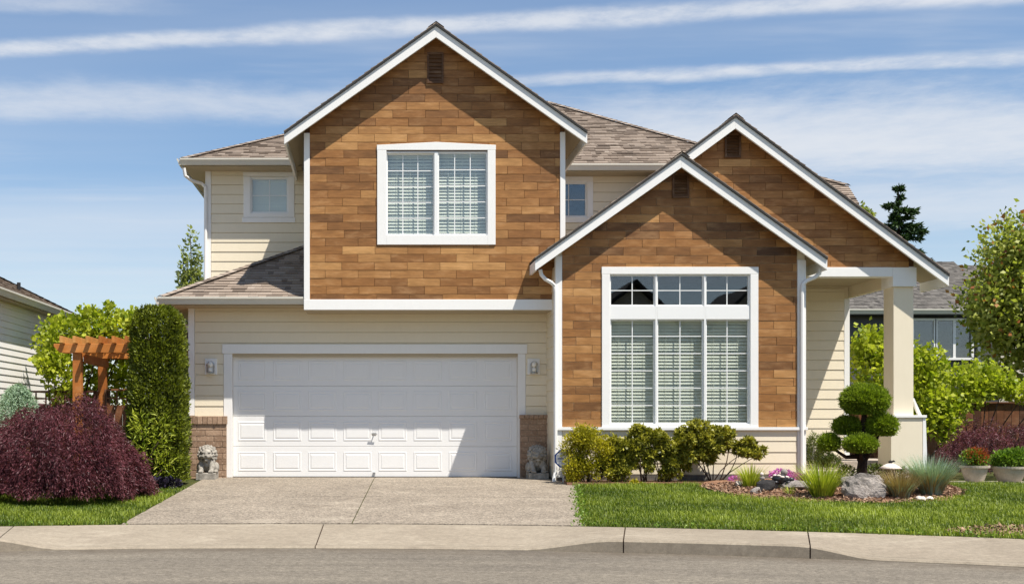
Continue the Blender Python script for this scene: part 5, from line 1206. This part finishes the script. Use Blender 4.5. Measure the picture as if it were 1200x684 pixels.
for y in (pg_y0, pg_y1):
    xa, xb = PX(65, pg_y0), -3.18
    MB().prism([(xa + 0.10, pgz), (xb - 0.10, pgz), (xb, pgz + 0.10), (xb, pgz + 0.145), (xa, pgz + 0.145), (xa, pgz + 0.10)], y - 0.115, y - 0.072, 0.5).build('beam', 'pergola', pg, 0.004)
    MB().prism([(xa + 0.10, pgz), (xb - 0.10, pgz), (xb, pgz + 0.10), (xb, pgz + 0.145), (xa, pgz + 0.145), (xa, pgz + 0.10)], y + 0.072, y + 0.115, 0.4).build('beam', 'pergola', pg, 0.004)
for x in (pgx0, pgx1): bar((x + 0.10, pg_y0 + 0.05, pgz - 0.09), (x + 0.10, pg_y1 - 0.05, pgz - 0.09), 0.045, 0.14, 'side_beam', 'pergola', pg)
for px in (77, 92, 107, 122, 137, 152, 167, 182):
    x = PX(px, pg_y0); bar((x, pg_y0 - 0.30, pgz + 0.20), (x, pg_y1 + 0.3, pgz + 0.20), 0.045, 0.11, 'rafter', 'pergola', pg)
def board_fence(name, label, a, b, ztop, bw, mat, cap=True, gap=0.008, post_every=2.2, lattice=0.0, thick=0.022, cat='fence'):
    a, b = Vector(a), Vector(b); L = (b - a).length; d = (b - a) / L; t = thing(name, (*a.xy, 0), label, cat); n = max(1, int(L / bw)); zt = ztop - lattice
    rnd = random.Random(int(L * 100))
    for i in range(n):
        p = a + d * (bw * (i + 0.5)); q = p + Vector((0, rnd.uniform(-0.003, 0.003), 0))
        m = MB(); s = d * ((bw - gap) / 2); nn = Vector((-d.y, d.x, 0)) * thick / 2; z0, z1 = 0.03, zt - rnd.uniform(0, 0.012)
        m.add([q - s - nn + Vector((0, 0, z0)), q + s - nn + Vector((0, 0, z0)), q + s + nn + Vector((0, 0, z0)), q - s + nn + Vector((0, 0, z0)),
               q - s - nn + Vector((0, 0, z1)), q + s - nn + Vector((0, 0, z1)), q + s + nn + Vector((0, 0, z1)), q - s + nn + Vector((0, 0, z1))],
              [(0, 3, 2, 1), (4, 5, 6, 7), (0, 1, 5, 4), (1, 2, 6, 5), (2, 3, 7, 6), (3, 0, 4, 7)], rnd.random())
        m.build('board', mat, t)
    k = max(1, round(L / post_every))
    for i in range(k + 1):
        p = a + d * (L * i / k); bar((p.x, p.y + 0.06, -0.05), (p.x, p.y + 0.06, ztop + 0.02), 0.09, 0.09, 'post', mat, t)
    for z in ((0.25, zt - 0.06) if not cap else (0.25, zt - 0.12)): bar((a.x, a.y + 0.035, z), (b.x, b.y + 0.035, z), 0.04, 0.09, 'rail', mat, t)
    if cap: bar((a.x, a.y - 0.01, ztop + 0.005), (b.x, b.y - 0.01, ztop + 0.005), 0.11, 0.035, 'cap_rail', mat, t)
    if lattice:
        m = int(L / 0.17)
        for i in range(m + 1):
            p = a + d * (L * i / m); bar((p.x, p.y, zt), (p.x, p.y, ztop - 0.015), 0.025, 0.025, 'lattice_slat', mat, t)
        bar((a.x, a.y - 0.002, zt + lattice * 0.45), (b.x, b.y - 0.002, zt + lattice * 0.45), 0.022, 0.022, 'lattice_slat', mat, t)
    return t
board_fence('garden_gate', 'brown timber gate with open lattice top under the pergola', (-4.68, 0.62, 0), (-3.62, 0.62, 0), PZ(457, 0.62), 0.14, 'fence', lattice=0.26, post_every=1.1, cat='gate')
board_fence('side_fence', 'dark timber fence with lattice top left of the pergola', (-6.45, 0.62, 0), (-4.88, 0.62, 0), PZ(459, 0.62), 0.14, 'fence', lattice=0.22)
board_fence('board_fence', 'brown board fence behind the planters and red maple', (8.95, 2.95, 0), (16.8, 2.95, 0), PZ(472, 2.95), 0.15, 'fence')
# domed cover behind the fence
x, y = PX(13, 1.3), 1.3
t = thing('domed_cover', (x, y, 0), 'smooth grey domed cover rising behind the dark side fence', 'cover'); zt = PZ(443, y)
MB().lathe((x, y, 0), [(0.33, 0.02), (0.31, 0.5), (0.29, zt - 0.30), (0.265, zt - 0.2), (0.215, zt - 0.10), (0.13, zt - 0.03), (0.03, zt)], 24).build('shell', 'cover', t, smooth=True)
MB().lathe((x, y, zt - 0.30), [(0.293, -0.02), (0.305, 0.0), (0.293, 0.02)], 24).build('rim', 'darkmetal', t)

# ------------------------------------------------------------------ rock garden things
def rock(name, label, c, r, seed, mat='rock', sub=4, rough=0.25, flat=0.35):
    import bmesh
    bm = bmesh.new(); bmesh.ops.create_icosphere(bm, subdivisions=sub, radius=1.0); rnd = random.Random(seed)
    planes = [(Vector((rnd.gauss(0, 1), rnd.gauss(0, 1), rnd.gauss(0, 0.8))).normalized(), rnd.uniform(0.55, 0.92)) for _ in range(17)]
    for v in bm.verts:
        p = v.co.copy()
        for n, k in planes:
            d = p.dot(n)
            if d > k: p -= n * (d - k) * 0.97
        p *= 1 + rough * 0.35 * mnoise.fractal(p * 1.6 + Vector((seed, 0, 0)), 1.0, 2.0, 5)
        p.z = max(p.z, -flat); v.co = Vector((p.x * r[0], p.y * r[1], p.z * r[2]))
    me = bpy.data.meshes.new(name); bm.to_mesh(me); bm.free()
    o = bpy.data.objects.new(name, me); COL.objects.link(o); me.materials.append(M[mat]); o.location = c; tag(o, label, 'rock')
    return o
def on_bed(px, Y): x = PX(px, Y); return x, Y, bed_z(x, Y)
x, y, z = on_bed(1010, -4.15); rock('boulder', 'pale grey boulder in front of the topiary', (x, y, z + 0.09), (0.36, 0.28, 0.30), 3, rough=0.55)
x, y, z = on_bed(936, -3.1); rock('flat_rock', 'low flat grey rock slab under the turtle ornament', (x, y, z + 0.01), (0.54, 0.36, 0.13), 8, 'rock', 4, 0.3)
x, y, z = on_bed(898, -3.25); rock('dark_rock', 'black rock at the end of the flat slab', (x, y, z + 0.04), (0.19, 0.15, 0.14), 5, 'darkrock')
x, y, z = on_bed(890, -3.5); rock('dark_rock', 'small brown-grey stone leaning by the black rock', (x - 0.05, y, z + 0.03), (0.10, 0.07, 0.07), 6, 'rock', 3)
for i, (px, Y, r, lb) in enumerate(((1080, -4.5, 0.06, 'pinkish white stone between the two fescue mounds'), (1088, -4.48, 0.05, 'smaller white stone beside the blue fescue'), (1046, -2.9, 0.07, 'white stone at the lantern foot'), (1057, -2.75, 0.05, 'small white stone between lantern and stone stack'), (866, -2.55, 0.06, 'white stone under the big rhododendron'))):
    x, y, z = on_bed(px, Y); rock('pale_stone', lb, (x, y, z + r * 0.35), (r * 1.3, r, r * 0.9), 20 + i, 'paleston', 3)
# turtle ornament on the flat rock
Yt_ = -3.16; x = PX(914, Yt_); z = bed_z(x, Yt_) + 0.085
t = thing('turtle_ornament', (x, Yt_, z), 'black and white turtle ornament sitting on the flat rock', 'ornament')
m = MB(); m.ball((x, Yt_, z + 0.055), (0.115, 0.09, 0.075), 18, 12); m.build('shell', 'black', t, smooth=True)
w_ = MB(); rnd = random.Random(2)
for k in range(10):
    a = k * 2.4; e = (0.25, 0.8, 0.45)[k % 3]; dv = Vector((math.cos(a) * math.cos(e), math.sin(a) * math.cos(e), math.sin(e)))
    c = Vector((x, Yt_, z + 0.055)) + Vector((dv.x * 0.108, dv.y * 0.084, dv.z * 0.070)); w_.ball(c, (0.034, 0.026, 0.016), 10, 6)
tag(w_.build('white_patches', 'paleston', t, smooth=True), kind='stuff')
l_ = MB(); l_.tube([(x + 0.07, Yt_ - 0.03, z + 0.04), (x + 0.11, Yt_ - 0.04, z + 0.045), (x + 0.14, Yt_ - 0.045, z + 0.05), (x + 0.17, Yt_ - 0.05, z + 0.045), (x + 0.185, Yt_ - 0.052, z + 0.04)], [0.022, 0.024, 0.034, 0.03, 0.012], 10)
l_.build('head', 'black', t, smooth=True)
for sx, sy in ((-1, -1), (1, -1), (-1, 1), (1, 1)): MB().ball((x + sx * 0.09, Yt_ + sy * 0.085, z + 0.012), (0.042, 0.035, 0.022), 10, 6).build('foot', 'black', t, smooth=True)
x, Yg = PX(919, -2.75), -2.75; z = bed_z(x, Yg)
t = thing('stone_ball', (x, Yg, z), 'round grey ball ornament behind the turtle', 'ornament')
MB().ball((x, Yg, PZ(553, Yg)), 0.05, 18, 12).build('ball', 'rock', t, smooth=True)
MB().lathe((x, Yg, z - 0.02), [(0.045, 0), (0.03, 0.05), (0.025, PZ(553, Yg) - z - 0.03)], 12).build('stand', 'rock', t, smooth=True)
# stone lantern
x, Yl = PX(1043.5, -2.72), -2.72; z = bed_z(x, Yl); zt = PZ(541, Yl)
t = thing('stone_lantern', (x, Yl, z), 'low stone lantern with wide pale cap in front of the porch column', 'lantern')
MB().lathe((x, Yl, z - 0.03), [(0.10, 0), (0.10, 0.04), (0.075, 0.06), (0.07, zt - z - 0.08), (0.085, zt - z - 0.06)], 16).build('pedestal', 'darkrock', t)
MB().lathe((x, Yl, zt - 0.10), [(0.155, 0.0), (0.16, 0.012), (0.10, 0.05), (0.05, 0.075), (0.03, 0.08)], 20).build('cap', 'paleston', t, smooth=True)
m = MB(); m.ball((x, Yl, zt + 0.0), (0.03, 0.03, 0.025), 12, 8); m.tube([(x, Yl, zt), (x + 0.05, Yl, zt + 0.015), (x + 0.07, Yl, zt + 0.005)], [0.015, 0.014, 0.006], 8); m.build('finial', 'darkrock', t, smooth=True)
# stacked stone ornament
for px, Yq, tp, lb in ((1063, -2.85, 546, 'little pagoda of stacked pale stones beside the lantern'), (893, -3.0, 553, 'little stack of pale stones beside the smaller strap-leaf clump')):
    x = PX(px, Yq); z = bed_z(x, Yq); t = thing('stone_stack', (x, Yq, z), lb, 'ornament'); k = 4; hh = (PZ(tp, Yq) - z) / k
    for i in range(k):
        MB().ball((x + 0.004 * (-1) ** i, Yq, z + hh * (i + 0.5) - 0.005 * (i == 0)), (0.055 - 0.009 * i, 0.05 - 0.008 * i, hh * 0.52), 12, 8).build('stone', 'paleston' if i % 2 else 'rock', t, smooth=True)
# planters
def planter(px, Y, wpx, rim, label, mats, seed, blobs):
    s = (Y - CY) / F; x = PX(px, Y); r = wpx / 2 * s; z0 = 0.016; h = PZ(rim, Y) - z0
    t = thing('planter', (x, Y, z0), label, 'planter')
    MB().lathe((x, Y, z0), [(r * 0.55, 0), (r * 0.62, h * 0.1), (r * 0.84, h * 0.6), (r * 0.9, h * 0.86), (r * 1.03, h * 0.87), (r * 1.04, h * 1.0), (r * 0.93, h * 1.0), (r * 0.9, h * 0.9), (r * 0.05, h * 0.88)], 32).build('pot', 'pot', t, smooth=False)
    rs = np.random.RandomState(seed)
    for mt, n, size, bls in blobs:
        PP, DD = [], []
        for c, rr in bls: p, d = blob(rs, (x + c[0], Y + c[1], z0 + h + c[2]), rr, n // len(bls), 0.3, 0.3, 5, seed); PP.append(p); DD.append(d)
        p = np.concatenate(PP); ok = p[:, 2] > z0 + h * 0.85; leaves('plant', p[ok], np.concatenate(DD)[ok] + np.array([0, 0, 0.5]), size, mt, t, rs, 0.5, jit=0.5)
planter(1142, -1.78, 32, 545, 'round stone planter with orange-red and green leaves by the path', None, 5, [('potgreen', 1400, 0.045, [((0, 0, 0.07), (0.20, 0.18, 0.10)), ((-0.05, 0, 0.12), (0.14, 0.14, 0.12))]), ('redflower', 900, 0.04, [((0.02, -0.02, 0.14), (0.17, 0.16, 0.12))])])
planter(1183, -1.78, 40, 546, 'round stone planter full of bushy green leaves by the path', None, 6, [('potgreen', 3400, 0.05, [((0, 0, 0.08), (0.26, 0.22, 0.14)), ((0.1, 0, 0.14), (0.18, 0.16, 0.14)), ((-0.1, 0, 0.12), (0.16, 0.16, 0.12))])])

# ------------------------------------------------------------------ neighbouring houses
def neighbour_left():
    t = thing('neighbour_house', (-8.5, 0, 0), 'pale single-storey house with brown hip roof beyond the pergola', 'house')
    xw = -6.32; yf, yn = 4.05, -2.6; ez = 3.14; ex = -6.1; ey = 4.45
    MB().box(-13.8, xw, yn, yf, -0.1, 3.05).build('wall', 'palesiding', t)
    mb = MB(); z = 0.05
    while z < 3.0:
        mb.add([(xw + 0.016, yn, z), (xw + 0.016, yf, z), (xw + 0.003, yf, z + 0.115), (xw + 0.003, yn, z + 0.115), (xw, yn, z), (xw, yf, z)], [(0, 1, 2, 3), (1, 0, 4, 5)])
        z += 0.115
    tag(mb.build('siding', 'palesiding', t), kind='stuff')
    MB().box(xw - 0.05, xw + 0.025, yf - 0.09, yf + 0.02, 0, 3.02).build('corner_board', 'white', t)
    yq = -3.2; k = (ey - yq) / 2; xl = -14.2; zr = ez + PIT * k; ym = yq + k
    r1, r2 = (ex - k, ym, zr), (xl + k, ym, zr)
    for q, fine in (([(ex, ey, ez), (ex, yq, ez), r1], True), ([(xl, yq, ez), (ex, yq, ez), r1, r2], True), ([(ex, ey, ez), (xl, ey, ez), r2, r1], False), ([(xl, ey, ez), (xl, yq, ez), r2], False)):
        r_ = slab3([(a_, b_, c_ - 0.004) for a_, b_, c_ in q], 0.05).build('roof_deck', 'shingledark', t)
        if fine: roof_plane(t, q, seed=70)
    hip_caps((ex, yq, ez), r1, 13, parent=t); hip_caps(r1, r2, 14, 'ridge_cap', parent=t)
    gutter_x(xl, ex + 0.08, yq + 0.02, ez + 0.010, t); MB().box(xl + 0.1, ex - 0.02, yq + 0.025, yn, ez - 0.125, ez - 0.105).build('soffit', 'soffit', t)
    mb = MB(); z = 0.05
    while z < 3.0:
        mb.add([(-13.8, yn - 0.016, z), (xw, yn - 0.016, z), (xw, yn - 0.003, z + 0.115), (-13.8, yn - 0.003, z + 0.115), (-13.8, yn, z), (xw, yn, z)], [(0, 1, 2, 3), (1, 0, 4, 5)]); z += 0.115
    tag(mb.build('siding', 'palesiding', t), kind='stuff')
    MB().box(xw - 0.09, xw + 0.025, yn - 0.03, yn + 0.09, 0, 3.02).build('corner_board', 'white', t)
    w = MB().box(-9.2, -7.6, yn - 0.04, yn - 0.02, 0.9, 2.3).build('window', 'darkmetal', t)
    for e in ((-9.3, -9.2, 0.8, 2.4), (-7.6, -7.5, 0.8, 2.4), (-9.2, -7.6, 2.3, 2.4), (-9.2, -7.6, 0.8, 0.9), (-8.43, -8.37, 0.9, 2.3)): MB().box(e[0], e[1], yn - 0.07, yn - 0.018, e[2], e[3]).build('frame', 'white', w)
    for e in (-9.2, -8.37): MB().box(e, e + 0.77, yn - 0.055, yn - 0.05, 0.9, 2.3).build('pane', 'glass', w)
    hip_caps((ex, ey, ez), (ex - k, ey - k, ez + PIT * k), 12, parent=t)
    gutter_y(yq, ey + 0.02, ex - 0.02, ez + 0.012, 1, t); gutter_x(-14.2, ex + 0.08, ey + 0.10, ez + 0.010, t)
    MB().box(xw, ex - 0.02, yq, ey - 0.02, ez - 0.125, ez - 0.105).build('soffit', 'soffit', t)
    xp = PX(22, 2.2); MB().tube([(xp, 2.2, 3.3), (xp, 2.2, PZ(331, 2.2))], 0.035, 10).build('vent_pipe', 'darkmetal', t)
    MB().tube([(ex - 0.02, ey - 0.05, ez - 0.1), (ex - 0.1, ey - 0.1, ez - 0.25), (xw + 0.06, yf - 0.15, ez - 0.35), (xw + 0.06, yf - 0.15, 0.05)], 0.03, 8).build('downspout', 'white', t)
neighbour_left()
def neighbour_right():
    Yn = 25.0; s = (Yn - CY) / F
    t = thing('neighbour_house', (PX(1080, Yn), Yn, 0), 'dark grey house with grey shingle roof seen past the porch column', 'house')
    x0, x1 = PX(985, Yn), PX(1147, Yn); ze = PZ(365, Yn); wins = [(PX(1068, Yn), PX(1093, Yn), PZ(420, Yn), PZ(375, Yn)), (PX(1095.5, Yn), PX(1137, Yn), PZ(420, Yn), PZ(375, Yn))]
    MB().add([(x0, Yn, -0.1), (x1, Yn, -0.1), (x1, Yn + 7, -0.1), (x0, Yn + 7, -0.1), (x0, Yn, ze), (x1, Yn, ze), (x1, Yn + 7, ze), (x0, Yn + 7, ze)], [(0, 3, 2, 1), (4, 5, 6, 7), (0, 1, 5, 4), (1, 2, 6, 5), (2, 3, 7, 6), (3, 0, 4, 7)]).build('wall', 'graysiding', t)
    mb = MB(); z = 0.1
    while z < ze - 0.2:
        mb.add([(x0, Yn - 0.02, z), (x1, Yn - 0.02, z), (x1, Yn - 0.004, z + 0.18), (x0, Yn - 0.004, z + 0.18), (x0, Yn, z), (x1, Yn, z)], [(0, 1, 2, 3), (1, 0, 4, 5)]); z += 0.18
    tag(mb.build('siding', 'graysiding', t), kind='stuff')
    for a, b, c, d in wins:
        w = MB().box(a, b, Yn - 0.10, Yn - 0.03, c, d).build('window', 'darkmetal', t)
        for e in ((a - 0.06, a + 0.03, c - 0.06, d + 0.06), (b - 0.03, b + 0.06, c - 0.06, d + 0.06), (a + 0.03, b - 0.03, d - 0.03, d + 0.06), (a + 0.03, b - 0.03, c - 0.06, c + 0.03)):
            MB().box(e[0], e[1], Yn - 0.16, Yn - 0.06, e[2], e[3]).build('frame', 'white', w)
        n = 2 if b - a > 1.0 else 1
        if n == 2: MB().box((a + b) / 2 - 0.05, (a + b) / 2 + 0.05, Yn - 0.15, Yn - 0.06, c, d).build('mullion', 'white', w)
        for i in range(n):
            xa = a + (b - a) * i / n + 0.05; xb = a + (b - a) * (i + 1) / n - 0.05; MB().box(xa, xb, Yn - 0.125, Yn - 0.115, c + 0.04, d - 0.04).build('pane', 'glass', w)
    MB().box(x1 - 0.06, x1 + 0.12, Yn - 0.06, Yn + 0.1, 0, ze - 0.05).build('corner_board', 'white', t)
    # pale wing further right
    MB().box(x1 + 0.12, x1 + 6, Yn - 1.2, Yn + 5, -0.1, PZ(384, Yn - 1.2)).build('wing_wall', 'beigesiding', t)
    mb = MB(); z = 0.1
    while z < PZ(388, Yn): mb.add([(x1 + 0.12, Yn - 1.225, z), (x1 + 6, Yn - 1.225, z), (x1 + 6, Yn - 1.204, z + 0.18), (x1 + 0.12, Yn - 1.204, z + 0.18), (x1 + 0.12, Yn - 1.2, z), (x1 + 6, Yn - 1.2, z)], [(0, 1, 2, 3), (1, 0, 4, 5)]); z += 0.18
    tag(mb.build('siding', 'beigesiding', t), kind='stuff')
    ey = Yn - 0.5; ez = PZ(363, ey); rise = (Yn + 4.2) - ey; rz = PZ(311, Yn + 4.2); xa, xb = PX(960, ey), PX(1250, ey)
    fr_ = [(xa, ey, ez), (xb, ey, ez), (xb, Yn + 4.2, rz), (xa, Yn + 4.2, rz)]
    slab3([(a, b, c - 0.004) for a, b, c in fr_], 0.1).build('roof_deck', 'shingledark', t); roof_plane(t, fr_, 'shinglegrey', seed=80, exp=0.16)
    bk = [(xa, Yn + 4.2, rz), (xb, Yn + 4.2, rz), (xb, Yn + 9, ez), (xa, Yn + 9, ez)]
    slab3([(a, b, c - 0.006) for a, b, c in bk], 0.1).build('roof_deck', 'shingledark', t)
    # raised ridge piece
    yr = Yn + 4.6; q = [(PX(1060, yr), yr, PZ(318, yr)), (PX(1130, yr), yr, PZ(318, yr)), (PX(1118, yr + 1.5), yr + 1.5, PZ(307, yr + 1.5)), (PX(1060, yr + 1.5), yr + 1.5, PZ(307, yr + 1.5))]
    slab3([(a, b, c - 0.004) for a, b, c in q], 0.8).build('roof_deck', 'shingledark', t); roof_plane(t, q, 'shinglegrey', seed=81, exp=0.16)
    gutter_x(xa, xb, ey + 0.03, ez + 0.03, t, 0.19, 0.14)
    MB().box(xa, xb, ey + 0.03, Yn, ez - 0.2, ez - 0.15).build('soffit', 'darkmetal', t)
neighbour_right()
# house across the turning circle, which the windows mirror
def house_opposite():
    yb_ = -46.0; z0 = -0.47; t = thing('opposite_house', (15, yb_, z0), 'beige house with dark gables across the street, mirrored in the bay window', 'house')
    MB().box(3, 27, yb_ - 8, yb_, z0, 5.6).build('wall', 'beigesiding', t)
    for (xc, hw, zp, yy) in ((14.2, 3.6, 8.7, yb_ + 1.2), (20.6, 3.2, 8.5, yb_ + 1.2)):
        xa, xb = xc - hw, xc + hw
        MB().box(xa + 0.6, xb - 0.6, yb_ + 0.001, yy - 0.55, z0, 5.59).build('front_wall', 'beigesiding', t)
        MB().prism([(xa + 0.5, 5.6), (xb - 0.5, 5.6), (xc, zp - 0.35)], yb_ - 2, yy - 0.5).build('gable_wall', 'beigesiding', t)
        for e in (xa, xb): slab3([(e, yy, 5.5), (e, yy - 7, 5.5), (xc, yy - 7, zp), (xc, yy, zp)], 0.25).build('roof_deck', 'shingledark', t)
        for wx in (-1.4, 0.2):
            for wz in (0.9, 3.6):
                w = MB().box(xc + wx, xc + wx + 1.2, yy - 0.54, yy - 0.47, wz, wz + 1.4).build('window', 'darkmetal', t); MB().box(xc + wx - 0.1, xc + wx + 1.3, yy - 0.469, yy - 0.44, wz + 1.4, wz + 1.5).build('frame', 'white', w)
    slab3([(2, yb_ + 0.6, 5.4), (28, yb_ + 0.6, 5.4), (25, yb_ - 4, 7.7), (5, yb_ - 4, 7.7)], 0.2).build('roof_deck', 'shingledark', t)
    slab3([(5, yb_ - 4, 7.7), (25, yb_ - 4, 7.7), (28, yb_ - 8.6, 5.4), (2, yb_ - 8.6, 5.4)], 0.2).build('roof_deck', 'shingledark', t)
house_opposite()
